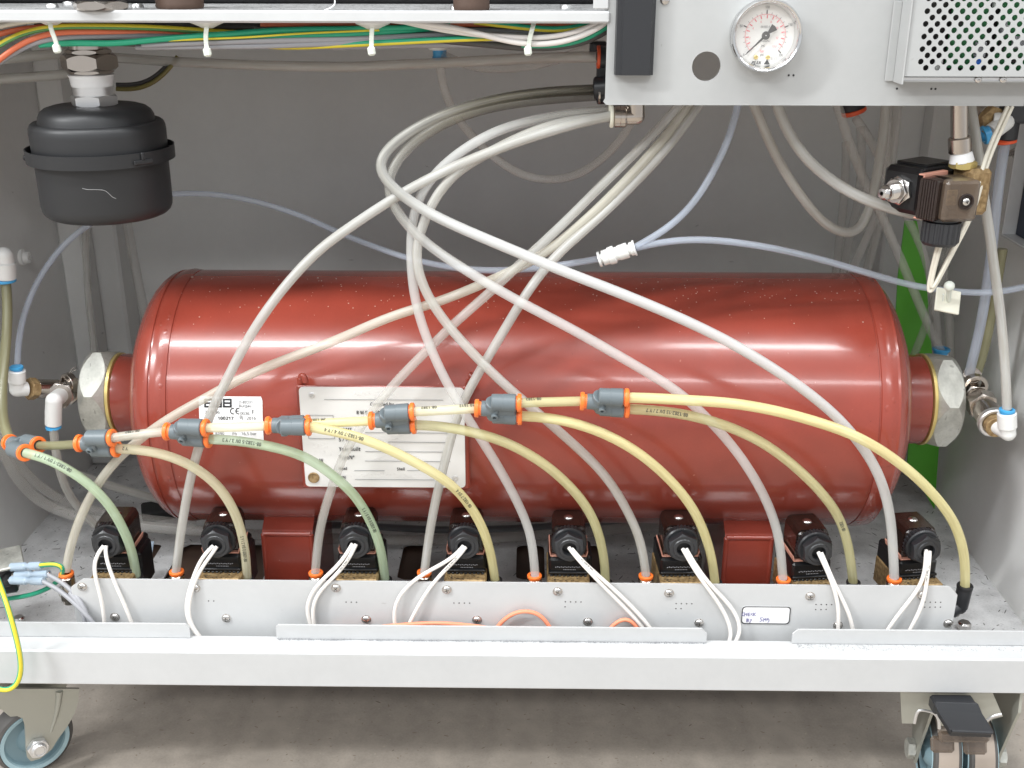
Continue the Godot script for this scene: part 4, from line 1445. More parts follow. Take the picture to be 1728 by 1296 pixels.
func y_piece(label: String, a: Vector3, b1: Vector3, b2: Vector3) -> void:
	var t := thing("y_connector", label, "hose connector", a, "grey hose connectors with orange collars")
	var mid := (b1 + b2) / 2.0
	var d := (mid - a).normalized()
	var s := Shape.new()
	s.cyl(a + d * 0.003, a + d * 0.0165, 0.0061, 0.0063, 0.0008)
	s.cyl(a + d * 0.0075, a + d * 0.0085, 0.00625, -1, 0.0003)
	for b in [b1, b2]:
		var q: Vector3 = b
		var back := q - d * 0.0215
		s.cyl(back, q - d * 0.0095, 0.00655, 0.0066, 0.0009)
		s.cyl(q - d * 0.013, q - d * 0.0025, 0.0068, 0.0070, 0.0007)
		s.cyl(a + d * 0.011, back + d * 0.002, 0.0056, 0.0064, 0.0006)
	var across := (b1 - b2).normalized()
	var face := across.cross(d)
	if face.z < 0.0:
		face = -face
	s.box(mid - d * 0.012, Vector3(0.018, 0.009, 0.0085), 0.001, Basis(d, across, d.cross(across)))
	s.pipe(mid - d * 0.019 + face * 0.003 - across * 0.001, mid - d * 0.019 + face * 0.0085 - across * 0.001, 0.0028, 0.0014, 0.0004, 18)
	part(t, "body", s, M.grey_plastic)
	for e in [[a, -d], [b1, d], [b2, d]]:
		s = Shape.new()
		var o: Vector3 = e[0]
		var n: Vector3 = e[1]
		s.lathe(o - n * 0.004, n, [Vector2(0, 0.0055), Vector2(0.0025, 0.0056), Vector2(0.0026, 0.0069), Vector2(0.0034, 0.0073), Vector2(0.0052, 0.0072), Vector2(0.0058, 0.0066), Vector2(0.0056, 0.0044), Vector2(0.003, 0.0042)], 28, 35.0)
		part(t, "collar", s, M.orange_plastic)


func chain() -> void:
	y_piece("dark shaded grey Y connector at the left edge, fed by the olive hose", P(17, 747, -0.066), P(64, 751, -0.05), P(42, 764, -0.036))
	y_piece("grey Y connector below the left zinc plug, second from the left", P(134, 748, -0.03), P(189, 739, -0.0225), P(196, 757, -0.029))
	y_piece("grey Y connector overlapping the left edge of the white rating sticker", P(282, 728, -0.018), P(347, 722, -0.0105), P(352, 741, -0.0185))
	y_piece("grey connector between the rating sticker and the nameplate, looking straight from the side", P(453, 718, -0.0125), P(519, 715, -0.019), P(521, 720, -0.0065))
	y_piece("grey Y connector in front of the metal nameplate", P(627, 710, -0.012), P(696, 695, -0.0075), P(698, 717, -0.0155))
	y_piece("grey Y connector just right of the nameplate on the tank's middle", P(805, 689, -0.012), P(876, 680, -0.0075), P(877, 702, -0.0155))
	y_piece("rightmost grey Y connector, where the last yellow hose starts", P(983, 677, -0.012), P(1057, 671, -0.0075), P(1058, 690, -0.0155))


func hose(label: String, m: String, r: float, pts: Array, group := "", called := "air_hose", cat := "hose") -> PackedVector3Array:
	var p := path(pts)
	var s := Shape.new()
	s.tube(p, r * 0.95, 16)
	var o := solo(called, s, M[m], label, cat, group)
	last_hose = o
	return p

var last_hose: MeshInstance3D


func hose_text(p: PackedVector3Array, r: float, runs: Array, height := 0.0028) -> void:   # runs: [text, start in m along the hose, lift as an angle]; the print stands upside down
	var cum := PackedFloat32Array([0.0])
	for i in range(1, p.size()):
		cum.append(cum[i - 1] + p[i].distance_to(p[i - 1]))
	var total := cum[cum.size() - 1]
	var at := func(sl: float, ang: float) -> Array:
		var i := 1
		var l := clampf(sl, 0.0, total)
		while i < p.size() - 1 and cum[i] < l:
			i += 1
		var f := (l - cum[i - 1]) / maxf(cum[i] - cum[i - 1], 1e-6)
		var c := p[i - 1].lerp(p[i], f)
		var t := (p[mini(i + 1, p.size() - 1)] - p[maxi(i - 2, 0)]).normalized()
		var see := EYE - c
		var n := (see - t * see.dot(t)).normalized()
		var b := t.cross(n)
		if b.y < 0.0 and absf(t.y) < 0.9:
			b = -b
		var e := n * cos(ang) + b * sin(ang)
		return [c + e * (r + 0.00012), e]
	var s := Shape.new()
	for q in runs:
		var start: float = q[1]
		var up: float = q[2]
		var w := TextWidth(q[0], height)
		s.text(q[0], font_bold, height, func(v: Vector2) -> Array: return at.call(start + w - v.x, up - (v.y - height / 2.0) / r), 0.85)
	part(last_hose, "printed_text", s, M.hose_ink)


func TextWidth(t: String, h: float) -> float:
	return t.length() * h * 0.66


func hoses() -> void:
	var g := "milky white hoses from the valves up to the panel"
	hose("milky hose from the leftmost orange collar, bending low across the tank to the panel", "hose_beige", 0.004, [112, 962, -52, 117, 930, -50, 131, 885, -47, 148, 847, -45, 172, 806, -43, 205, 768, -42, 250, 730, -42, 300, 697, -43, 345, 673, -44, 400, 642, -46, 470, 611, -49, 560, 577, -52, 660, 534, -55, 738, 510, -58, 815, 479, -62, 880, 449, -68, 930, 420, -74, 1005, 356, -84, 1075, 285, -98, 1130, 222, -110, 1172, 165, -124], g)
	hose("milky hose from the second orange collar, sweeping over the rating sticker into a high arc", "hose_milky", 0.004, [297, 964, -52, 305, 900, -46, 315, 840, -40, 328, 780, -36, 345, 725, -33, 363, 680, -31, 381, 645, -31, 402, 602, -32, 440, 538, -36, 485, 478, -42, 540, 420, -48, 600, 377, -54, 662, 336, -58, 721, 303, -62, 781, 275, -66, 865, 242, -73, 949, 215, -80, 985, 205, -84, 1030, 196, -89], g)
	hose("smoky clear hose from the third orange collar, rising behind the nameplate connector", "hose_clear", 0.004, [532, 966, -52, 537, 910, -51, 547, 862, -50, 559, 826, -49, 572, 787, -49, 588, 752, -49, 608, 722, -49, 640, 678, -50, 676, 636, -51, 714, 598, -52, 765, 547, -54, 828, 492, -58, 880, 443, -64, 950, 378, -78, 1010, 318, -90, 1080, 250, -104, 1158, 165, -120], g)
	hose("white hose from the fourth orange collar, passing up the nameplate's right edge", "hose_milky", 0.004, [716, 968, -52, 724, 905, -51, 734, 850, -50, 748, 790, -49, 765, 725, -49, 782, 676, -49, 815, 617, -51, 848, 562, -53, 880, 508, -56, 912, 462, -62, 945, 425, -70, 1003, 374, -82, 1072, 308, -96, 1132, 242, -108, 1188, 165, -122], g)
	hose("clear hose from the fifth orange collar, curving left of centre up to the metal elbow", "hose_stain_shade_clear", 0.004, [903, 972, -52, 896, 905, -48, 877, 855, -45, 848, 800, -43, 822, 757, -42, 795, 715, -42, 769, 672, -43, 748, 635, -44, 725, 584, -47, 711, 546, -49, 700, 507, -52, 695, 468, -54, 693, 430, -57, 695, 369, -62, 707, 330, -66, 731, 295, -70, 768, 262, -74, 815, 232, -78, 866, 211, -84, 949, 194, -92, 1035, 185, -100], g)
	hose("milky hose from the sixth orange collar, crossing the tank's middle up to the metal elbow", "hose_white", 0.004, [1090, 970, -52, 1080, 910, -47, 1050, 846, -42, 1016, 796, -39, 966, 748, -37, 916, 704, -36, 865, 661, -37, 815, 614, -39, 768, 564, -42, 738, 526, -44, 715, 487, -47, 702, 445, -50, 703, 415, -53, 711, 386, -56, 724, 352, -60, 748, 313, -64, 781, 282, -68, 832, 254, -73, 882, 229, -78, 949, 206, -84, 1035, 197, -91], g)
	hose("greyish clear hose from the seventh orange collar beside the right saddle foot", "hose_stain_shade_clear", 0.0041, [1321, 976, -52, 1314, 905, -46, 1294, 846, -41, 1267, 797, -38, 1234, 750, -35, 1183, 695, -33, 1140, 658, -33, 1100, 633, -33, 1033, 594, -34, 966, 556, -36, 899, 521, -39, 842, 490, -42, 788, 457, -46, 741, 427, -50, 697, 391, -54, 667, 355, -58, 654, 325, -61, 655, 295, -64, 674, 262, -67, 714, 228, -72, 764, 201, -77, 832, 180, -84, 916, 168, -94, 1012, 161, -106], g)
	hose("thick white hose from the rightmost orange collar, making the widest sweep over the tank", "hose_stain_shade_milky", 0.0043, [1509, 974, -52, 1506, 910, -45, 1500, 857, -39, 1487, 811, -35, 1467, 771, -31, 1434, 727, -28, 1401, 693, -26, 1351, 653, -24, 1300, 619, -23, 1234, 579, -23, 1150, 538, -24, 1050, 496, -27, 949, 457, -32, 865, 422, -38, 782, 387, -44, 721, 358, -50, 674, 327, -56, 647, 302, -61, 638, 279, -64, 647, 256, -67, 681, 228, -71, 748, 193, -78, 832, 169, -87, 916, 156, -97, 1010, 151, -108], g)
	# yellow family: short links of the chain, then the branches down to the valves
	var l := "short hose links of the connector chain"
	hose("short drab hose link leaving the dark left connector", "hose_drab", 0.0038, [66, 752, -50, 98, 752, -40, 136, 749, -30], l)
	var p := hose("short whitish hose link left of the tank's seam", "hose_beige", 0.0039, [190, 739, -22, 235, 732, -20, 284, 728, -18], l)
	hose_text(p, 0.0039, [["08-1382", 0.012, 0.9]])
	hose("pale yellow hose link crossing the rating sticker", "hose_cream", 0.0039, [348, 722, -10, 400, 721, -10, 455, 718, -12], l)
	p = hose("short yellow hose link in front of the nameplate", "hose_yellow", 0.0039, [520, 715, -19, 575, 713, -16, 629, 710, -12], l)
	hose_text(p, 0.0039, [["08-1382", 0.002, 0.95]])
	p = hose("pale hose link running off the nameplate's right side", "hose_cream", 0.0039, [696, 695, -7, 750, 692, -8, 807, 689, -12], l)
	hose_text(p, 0.0039, [["08-1382", 0.006, 0.8], ["10 1512", 0.035, 0.8]])
	p = hose("dull olive hose link before the rightmost connector", "hose_olive", 0.0039, [876, 680, -7, 930, 678, -9, 985, 677, -12], l)
	hose_text(p, 0.0039, [["08-1382", 0.004, 0.8]])
	var b := "yellow and green hoses from the connectors down to the valves"
	p = hose("light green hose arching over the far left valve", "hose_green", 0.0042, [42, 764, -36, 68, 770, -33, 93, 780, -32, 127, 799, -32, 157, 821, -34, 183, 849, -38, 201, 879, -44, 214, 905, -50, 225, 938, -56, 231, 978, -60], b)
	hose_text(p, 0.0042, [["08-1382-1 DV 1 / Y 1", 0.004, 0.1]])
	p = hose("pale yellow hose bending down past the second valve", "hose_cream", 0.0042, [196, 757, -29, 243, 759, -27, 289, 770, -27, 331, 789, -28, 366, 817, -32, 387, 846, -37, 402, 878, -44, 411, 914, -51, 416, 952, -58, 417, 982, -60], b)
	hose_text(p, 0.0042, [["Y 2", 0.006, 0.1], ["08-1382-3 DV 2 / Y 2", 0.14, 0.1]])
	p = hose("pale green hose running under the rating sticker to the third valve", "hose_green", 0.0042, [352, 741, -18, 400, 743, -16, 445, 751, -16, 512, 768, -17, 559, 800, -21, 595, 831, -28, 617, 864, -36, 635, 901, -46, 646, 944, -56, 650, 982, -60], b)
	hose_text(p, 0.0042, [["08-1382-5 DV 3 / Y 3", 0.006, 0.0], ["08-1382-5 DV 3 / Y 3", 0.14, 0.0]])
	p = hose("bright yellow hose slanting down across the nameplate", "hose_yellow", 0.0042, [521, 720, -6, 550, 725, -6, 590, 733, -7, 634, 748, -9, 679, 769, -13, 733, 798, -20, 771, 826, -28, 803, 868, -39, 820, 905, -48, 830, 943, -56, 836, 984, -60], b)
	hose_text(p, 0.0042, [["08-1382-7 DV 4 / Y 4", 0.006, 0.0], ["08-1382-7 DV 4", 0.13, 0.0]])
	p = hose("olive yellow hose arching from the nameplate connector to the fifth valve", "hose_olive", 0.0042, [698, 717, -15, 730, 718, -15, 764, 722, -15, 832, 738, -16, 882, 760, -20, 932, 793, -26, 975, 835, -34, 1000, 873, -43, 1013, 910, -51, 1020, 947, -58, 1022, 988, -60], b)
	p = hose("plain yellow hose arching to the valve left of the right saddle foot", "hose_yellow", 0.0042, [877, 702, -15, 930, 705, -14, 999, 723, -14, 1066, 756, -18, 1123, 802, -26, 1160, 844, -35, 1181, 880, -44, 1195, 918, -52, 1203, 951, -58, 1207, 988, -60], b)
	p = hose("olive hose with small print arching to the seventh valve", "hose_olive", 0.0042, [1058, 690, -15, 1110, 693, -14, 1150, 698, -13, 1217, 715, -13, 1284, 745, -16, 1334, 781, -21, 1377, 821, -28, 1407, 858, -36, 1423, 890, -44, 1434, 935, -53, 1440, 988, -60], b)
	hose_text(p, 0.0042, [["08-1382-13 DV 7 / Y 7", 0.008, 0.0], ["08-1382", 0.225, 0.0]])
	hose("long bright yellow hose reaching over the tank's right end to the outermost fitting", "hose_yellow", 0.0043, [1057, 671, -7, 1110, 672, -6, 1150, 675, -5, 1234, 680, -5, 1317, 695, -6, 1401, 719, -9, 1451, 739, -12, 1501, 769, -16, 1551, 809, -22, 1592, 854, -30, 1614, 890, -38, 1626, 930, -47, 1629, 960, -53, 1628, 1000, -58], b)
	# left side
	hose("drab olive hose dropping down the left wall into the dark connector", "hose_drab", 0.0046, [9, 470, -160, 13, 520, -150, 10, 580, -135, 4, 640, -115, 3, 690, -95, 7, 722, -80, 20, 748, -65])
	hose("thin clear hose arching from the left elbow behind the silencer to the tank top", "hose_blue", 0.0029, [29, 620, -155, 30, 590, -160, 35, 550, -165, 44, 518, -172, 60, 480, -182, 83, 443, -195, 112, 407, -205, 148, 380, -215, 200, 350, -230, 245, 333, -240, 289, 327, -245, 352, 327, -248, 420, 337, -248, 503, 362, -240, 580, 396, -220, 664, 428, -190, 714, 442, -170, 761, 451, -150, 812, 456, -130, 880, 455, -110, 949, 447, -95, 1016, 436, -86])
	hose("white hose hanging from the lower left elbow to the cabinet floor", "hose_white", 0.004, [90, 722, -122, 93, 756, -126, 100, 791, -132, 111, 824, -140, 130, 855, -152, 160, 885, -165])
	hose("long grey white hose curving down the left wall and along the floor behind the valves", "hose_haze", 0.0058, [-10, 690, -110, 0, 735, -120, 22, 795, -150, 57, 838, -175, 100, 862, -190, 160, 878, -196, 240, 888, -200, 340, 896, -204, 430, 902, -206, 540, 908, -207, 650, 911, -207, 760, 911, -206, 850, 906, -206, 950, 900, -207, 1050, 892, -212, 1150, 882, -220])
	hose("second grey hose beside it, dropping along the left wall", "hose_haze", 0.005, [2, 700, -125, 14, 750, -140, 45, 800, -165, 92, 838, -190, 145, 858, -205, 230, 874, -216, 330, 885, -225])
	hose("short pale hose lying on the floor, running under the tank's left end", "hose_white", 0.0045, [105, 795, -215, 130, 800, -225, 162, 811, -238, 200, 824, -248, 235, 834, -255, 280, 846, -260])
	hose("dark hose on the floor in the tank's shadow, between the two saddle feet", "hose_grey", 0.004, [540, 885, -230, 640, 889, -232, 740, 894, -230, 860, 892, -228, 980, 884, -232, 1090, 874, -240, 1200, 868, -250])
	hose("clear vertical hose behind the silencer, nearest the left wall", "hose_clear", 0.0042, [144, 330, -395, 144, 387, -395, 146, 445, -394, 150, 510, -392, 156, 561, -390, 160, 605, -388, 172, 660, -384])
	hose("second clear hose behind the silencer, slanting toward the tank's top", "hose_haze", 0.0055, [207, 330, -400, 216, 386, -398, 227, 445, -394, 240, 510, -388, 256, 580, -380])
	# high up at the back
	hose("shaded grey hose running level under the cable bundle to the orange collar", "hose_white", 0.0044, [1010, 96, -105, 950, 97, -125, 882, 99, -145, 748, 106, -175, 660, 110, -185, 580, 113, -190, 430, 110, -195, 290, 104, -200, 206, 98, -205, 140, 95, -208])
	hose("faded grey hose beside the silencer neck, upper of the two on the left", "hose_white", 0.0044, [-14, 101, -150, 40, 96, -160, 90, 91, -170, 135, 88, -178])
	hose("faded grey hose beside the silencer neck, lower of the two on the left", "hose_white", 0.0044, [-14, 134, -190, 40, 131, -190, 90, 127, -190, 135, 123, -190])
	hose("faint grey hose sagging under the cable bundle left of the panel", "hose_haze", 0.004, [745, 92, -180, 790, 112, -185, 850, 116, -185, 930, 104, -175, 1010, 75, -165])
	hose("clear hose loop hanging from the blue collar under the cable bundle", "hose_haze", 0.004, [742, 100, -185, 743, 125, -188, 752, 163, -192, 775, 205, -198, 811, 245, -204, 850, 279, -208, 895, 301, -210, 940, 304, -208, 985, 291, -202, 1030, 256, -192, 1058, 222, -182, 1074, 185, -172])
	# blue lines
	hose("thin light blue hose from the panel down to the small white connector", "hose_blue", 0.003, [1247, 170, -100, 1240, 200, -98, 1228, 240, -96, 1208, 280, -94, 1183, 327, -92, 1150, 366, -90, 1112, 395, -87, 1072, 417, -84])
	hose("thin light blue hose passing above the tank from the white connector to the right wall", "hose_blue", 0.0029, [1070, 419, -85, 1110, 409, -86, 1160, 404, -88, 1217, 406, -92, 1284, 415, -98, 1351, 429, -106, 1418, 447, -114, 1485, 467, -122, 1551, 484, -130, 1635, 494, -138, 1690, 493, -142, 1745, 480, -145])
	# right cluster
	var c := "loose hoses in the right rear corner"
	hose("clear hose hanging from the panel in a deep loop above the tank's right end", "hose_white", 0.0043, [1268, 165, -130, 1275, 182, -132, 1294, 230, -140, 1318, 279, -148, 1351, 330, -158, 1384, 371, -168, 1411, 390, -175, 1434, 396, -182, 1452, 388, -190, 1464, 362, -196, 1474, 325, -202, 1482, 280, -206, 1490, 230, -208, 1496, 165, -210], c)
	hose("stout milky hose curving from the panel to the brown valve, marked in yellow", "hose_milky", 0.0046, [1308, 165, -110, 1313, 183, -110, 1325, 214, -109, 1351, 258, -107, 1391, 296, -104, 1434, 325, -100, 1478, 344, -96, 1518, 356, -92, 1550, 362, -90, 1572, 366, -89], c)
	hose("grey hose slanting down from the panel to the blue collar behind the right plug", "hose_haze", 0.0045, [1410, 165, -200, 1415, 185, -202, 1428, 226, -208, 1446, 276, -214, 1470, 330, -220, 1491, 370, -226, 1508, 411, -230, 1530, 461, -234, 1559, 532, -240, 1588, 594, -244], c)
	hose("grey hose slanting from the red fitting, passing behind the brown valve", "hose_haze", 0.0042, [1444, 200, -250, 1465, 230, -255, 1490, 278, -262, 1512, 325, -268, 1532, 370, -272, 1550, 405, -274, 1566, 450, -275, 1578, 520, -276, 1584, 590, -276], c)
	hose("grey hose dropping near the corner post, nearest of the two close together", "hose_haze", 0.0045, [1500, 165, -235, 1499, 190, -236, 1496, 260, -242, 1489, 330, -250, 1467, 392, -258, 1442, 445, -265, 1420, 495, -272], c)
	hose("grey hose dropping right beside it along the corner post", "hose_haze", 0.0045, [1516, 165, -255, 1513, 195, -257, 1507, 255, -262, 1497, 315, -270, 1485, 375, -278, 1470, 427, -285, 1455, 490, -292], c)
	hose("faint vertical hose farthest left in the right rear corner", "hose_haze", 0.0045, [1428, 240, -330, 1427, 290, -332, 1422, 360, -336, 1414, 425, -340, 1409, 490, -344], c)
	hose("faint vertical hose second from left in the right rear corner", "hose_haze", 0.0045, [1452, 215, -320, 1454, 285, -324, 1444, 360, -330, 1429, 420, -335, 1420, 490, -340], c)
	hose("grey hose crossing behind, leaning left over the green sheet", "hose_haze", 0.0042, [1604, 420, -285, 1592, 460, -288, 1576, 508, -292, 1560, 555, -296, 1540, 605, -300], c)
	hose("pale hose standing behind the cream tie mount", "hose_haze", 0.0046, [1586, 420, -310, 1593, 460, -310, 1600, 517, -308, 1604, 594, -306, 1606, 650, -304], c)
	hose("straight white hose down the right wall to the elbow's bright blue collar", "hose_milky", 0.0041, [1636, 160, -105, 1639, 185, -105, 1650, 250, -105, 1660, 330, -104, 1671, 401, -102, 1679, 462, -101, 1688, 526, -99, 1694, 590, -98, 1698, 650, -96, 1699, 690, -95], c)
	hose("wide light blue hose from the black fitting down behind the white hose", "hose_blue", 0.0046, [1697, 236, -150, 1692, 262, -151, 1686, 309, -152, 1679, 367, -153, 1674, 420, -155, 1667, 473, -158, 1658, 532, -162, 1646, 588, -168, 1634, 636, -175], c)
	hose("grey olive hose bending beside the light blue one into the right plug fittings", "hose_drab", 0.0045, [1692, 420, -185, 1682, 480, -185, 1674, 525, -184, 1664, 578, -182, 1650, 628, -180, 1638, 655, -178], c)


func elbow(s: Shape, a: Vector3, corner: Vector3, b: Vector3, r: float) -> void:
	s.cyl(a, corner, r)
	s.cyl(corner, b, r)
	s.ball(corner, r * 1.02, 18)


func collar(s: Shape, o: Vector3, n: Vector3, r: float) -> void:
	s.lathe(o, n, [Vector2(-0.003, r * 0.86), Vector2(0, r * 0.86), Vector2(0.0002, r), Vector2(0.0008, r * 1.04), Vector2(0.0024, r * 1.02), Vector2(0.0028, r * 0.92), Vector2(0.0026, r * 0.66), Vector2(0.0, r * 0.64)], 24, 35.0)


func fittings() -> void:
	# eight push-in fittings with orange collars in front of the tank
	var f0 := thing("push_in_fitting", "", "hose fitting", Vector3.ZERO, "metal fittings with orange collars behind the plate")
	var s := Shape.new()
	s.cyl(Vector3(0, 0, 0), Vector3(0, 0.0265, 0), 0.0064, -1, 0.0008, 24)
	s.nut(Vector3(0, 0.004, 0), Vector3.UP, 0.0082, 0.009, 0.4)
	part(f0, "metal_body", s, M.nickel)
	s = Shape.new()
	collar(s, Vector3(0, 0.0275, 0), Vector3.UP, 0.0062)
	part(f0, "collar", s, M.orange_plastic)
	var pos := [[112, 968], [298, 965], [533, 967], [716, 966], [902, 972], [1090, 972], [1322, 978], [1509, 977]]
	var say := ["orange collared fitting at the far left, behind the blue crimp sleeves", "orange collared fitting holding the white hose left of the second valve", "orange collared fitting just right of the left red saddle foot", "orange collared fitting crossed by two white wires, beside a dark slot", "orange collared fitting in front of the dark slot in the middle", "orange collared fitting standing alone between the fifth and sixth valves", "orange collared fitting just right of the right red saddle foot", "rightmost orange collared fitting, at the foot of the thick white hose"]
	for i in 8:
		var o := P(pos[i][0], pos[i][1], -0.052) - Vector3(0, 0.029, 0)
		var node := f0 if i == 0 else copy(f0, "push_in_fitting", Transform3D(Basis(), o), say[i])
		node.position = o
		node.set_meta("label", say[i])
	# eight black sockets of the yellow and green hoses
	var k0 := thing("black_socket", "", "hose fitting", Vector3.ZERO, "black hose sockets behind the plate")
	s = Shape.new()
	s.cyl(Vector3(0, 0, 0), Vector3(0, 0.021, 0), 0.0055, -1, 0.0008, 24)
	part(k0, "socket_body", s, M.black_plastic)
	s = Shape.new()
	collar(s, Vector3(0, 0.0215, 0), Vector3.UP, 0.0060)
	part(k0, "collar", s, M.hose_black)
	pos = [[230, 973], [417, 976], [650, 978], [836, 979], [1022, 983], [1207, 983], [1440, 983]]
	say = ["black socket of the leftmost green hose", "black socket of the pale yellow hose beside the left red saddle foot", "black socket at the foot of the green hose right of the third valve", "black socket of the yellow hose right of the fourth valve", "black socket of the olive hose right of the middle valve", "black socket of the yellow hose touching the right red saddle foot", "black socket of the olive hose between the last two valves"]
	for i in 7:
		var o := P(pos[i][0], pos[i][1], -0.06) - Vector3(0, 0.023, 0)
		var node := k0 if i == 0 else copy(k0, "black_socket", Transform3D(Basis(), o), say[i])
		node.position = o
		node.set_meta("label", say[i])
	var e := P(1628, 992, -0.057)
	var t := thing("black_elbow", "black elbow fitting hooked on the plate's right end under the last yellow hose", "hose fitting", e - Vector3(0, 0.02, 0))
	s = Shape.new()
	s.cyl(e - Vector3(0.001, 0.02, 0), e, 0.0062, 0.0066, 0.0008, 24)
	s.cyl(e - Vector3(0.001, 0.018, 0.0), e - Vector3(0.010, 0.024, -0.002), 0.0058, -1, 0.0008, 20)
	s.ball(e - Vector3(0.0015, 0.0195, 0), 0.0062)
	part(t, "socket_body", s, M.black_plastic)
	s = Shape.new()
	s.lathe(e, Vector3.UP, [Vector2(-0.003, 0.0062), Vector2(0, 0.0068), Vector2(0.002, 0.007), Vector2(0.003, 0.0066), Vector2(0.0028, 0.0046), Vector2(-0.001, 0.0044)], 28, 35.0)
	part(t, "collar", s, M.hose_black)

	# left end of the tank
	t = thing("tee_fitting", "nickel tee with two white elbows screwed into the left zinc plug", "fitting", P(100, 665, -0.17))
	var face := P(126, 655, -0.185)
	var hub := P(106, 664, -0.162)
	s = Shape.new()
	s.cyl(face, hub, 0.0105)
	s.nut(face.lerp(hub, 0.3), hub - face, 0.013, 0.008, 0.2)
	s.cyl(P(98, 656, -0.165), P(60, 656, -0.148), 0.0088, -1, 0.0008)
	s.cyl(P(104, 655, -0.168), P(86, 656, -0.16), 0.0065)
	s.pipe(P(122, 646, -0.17), P(112, 649, -0.165), 0.0105, 0.008, 0.0004)
	part(t, "nickel_body", s, M.nickel)
	s = Shape.new()
	s.nut(P(60, 656, -0.148), P(45, 656, -0.141) - P(60, 656, -0.148), 0.0102, 0.0075, 0.1)
	part(t, "brass_nut", s, M.brass)
	s = Shape.new()
	elbow(s, P(46, 656, -0.142), P(29, 657, -0.136), P(28, 640, -0.136), 0.0066)
	s.cyl(P(28, 645, -0.136), P(28, 624, -0.136), 0.0078, -1, 0.0008)
	part(t, "white_elbow", s, M.white_plastic)
	s = Shape.new()
	collar(s, P(28, 623, -0.136), Vector3.UP, 0.0058)
	s.cyl(P(28, 624, -0.136), P(28, 618, -0.136), 0.005)
	part(t, "blue_collar", s, M.blue_plastic)
	s = Shape.new()
	var dn := (P(96, 673, -0.138) - hub).normalized()
	s.nut(hub + dn * 0.004, dn, 0.0125, 0.008, 0.3)
	part(t, "nickel_nut", s, M.nickel)
	s = Shape.new()
	elbow(s, hub + dn * 0.008, P(91, 676, -0.125), P(90, 700, -0.125), 0.0072)
	s.cyl(P(90, 692, -0.125), P(90, 717, -0.125), 0.0072, -1, 0.0008)
	part(t, "white_elbow", s, M.white_plastic)
	s = Shape.new()
	collar(s, P(90, 718.5, -0.125), Vector3.DOWN, 0.0066)
	part(t, "blue_collar", s, M.blue_plastic)
	s = Shape.new()
	s.tube(smooth([P(113, 638, -0.19), P(116, 628, -0.19), P(122, 620, -0.19), P(128, 619, -0.19)]), 0.0006, 8)
	s.tube(smooth([P(117, 641, -0.19), P(119, 631, -0.19), P(124, 624, -0.19), P(129, 623, -0.19)]), 0.0006, 8)
	part(t, "lock_ring", s, M.steel)
	t = thing("wall_elbow", "white plastic elbow with a blue collar at the left edge, above the drab olive hose", "fitting", P(9, 465, -0.16))
	s = Shape.new()
	elbow(s, P(-16, 432, -0.17), P(7, 432, -0.16), P(9, 450, -0.16), 0.0078)
	s.cyl(P(8, 442, -0.16), P(9, 470, -0.16), 0.0092, 0.0096, 0.001)
	part(t, "white_elbow", s, M.white_plastic)
	s = Shape.new()
	collar(s, P(9, 471, -0.16), Vector3.DOWN, 0.0088)
	part(t, "blue_collar", s, M.blue_plastic)

	# right end of the tank
	t = thing("drain_fitting", "nickel fitting chain with a white elbow and bright blue collar at the right zinc plug", "fitting", P(1680, 720, -0.11))
	s = Shape.new()
	var a := P(1630, 655, -0.188)
	var b := P(1656, 682, -0.15)
	var c := P(1684, 724, -0.103)
	s.cyl(a, b, 0.0095)
	s.pipe(P(1640, 650, -0.17), P(1646, 656, -0.163), 0.0125, 0.009, 0.0006)
	s.nut(a.lerp(b, 0.45), b - a, 0.0135, 0.009, 0.5)
	s.nut(b - (c - b) * 0.15, c - b, 0.0135, 0.014, 0.2)
	s.cyl(b, b.lerp(c, 0.6), 0.0105)
	s.cyl(b.lerp(c, 0.35), b.lerp(c, 0.72), 0.0122, -1, 0.001, 28)
	part(t, "nickel_body", s, M.nickel)
	s = Shape.new()
	s.pipe(b.lerp(c, 0.66), b.lerp(c, 0.8), 0.0135, 0.0105, 0.001, 28)
	part(t, "steel_ring", s, M.aluminium)
	s = Shape.new()
	s.cyl(b.lerp(c, 0.7), b.lerp(c, 0.95), 0.0095)
	part(t, "inner_sleeve", s, M.brass)
	s = Shape.new()
	elbow(s, b.lerp(c, 0.85), P(1701, 731, -0.095), P(1699, 712, -0.095), 0.0066)
	s.cyl(P(1700, 722, -0.095), P(1699, 696, -0.095), 0.0079, -1, 0.0009, 24)
	part(t, "white_elbow", s, M.white_plastic)
	s = Shape.new()
	collar(s, P(1699, 695, -0.095), Vector3.UP, 0.0064)
	part(t, "blue_collar", s, M.blue_plastic)
	t = thing("union_fitting", "dark nickel union beside the right plug where the light blue hose ends", "fitting", P(1640, 645, -0.18))
	s = Shape.new()
	s.cyl(P(1632, 650, -0.185), P(1641, 632, -0.172), 0.0085)
	s.nut(P(1634, 646, -0.182), P(1641, 632, -0.172) - P(1634, 646, -0.182), 0.0098, 0.006)
	part(t, "nickel_body", s, M.nickel)
	t = thing("rear_elbow", "blue collar of a fitting standing behind the right zinc plug", "fitting", P(1588, 610, -0.244))
	s = Shape.new()
	s.cyl(P(1589, 620, -0.244), P(1588, 594, -0.244), 0.0068)
	part(t, "white_body", s, M.white_plastic)
	s = Shape.new()
	collar(s, P(1588, 592, -0.244), Vector3.UP, 0.0082)
	part(t, "blue_collar", s, M.blue_plastic)

	# at the left edge of the panel
	t = thing("black_bulkhead", "black fitting with a red orange collar at the panel's upper left edge", "fitting", P(1015, 95, -0.105))
	s = Shape.new()
	s.cyl(P(1012, 96, -0.105), P(1034, 97, -0.105), 0.0085)
	s.box(P(1020, 112, -0.112), Vector3(0.012, 0.03, 0.016), 0.002)
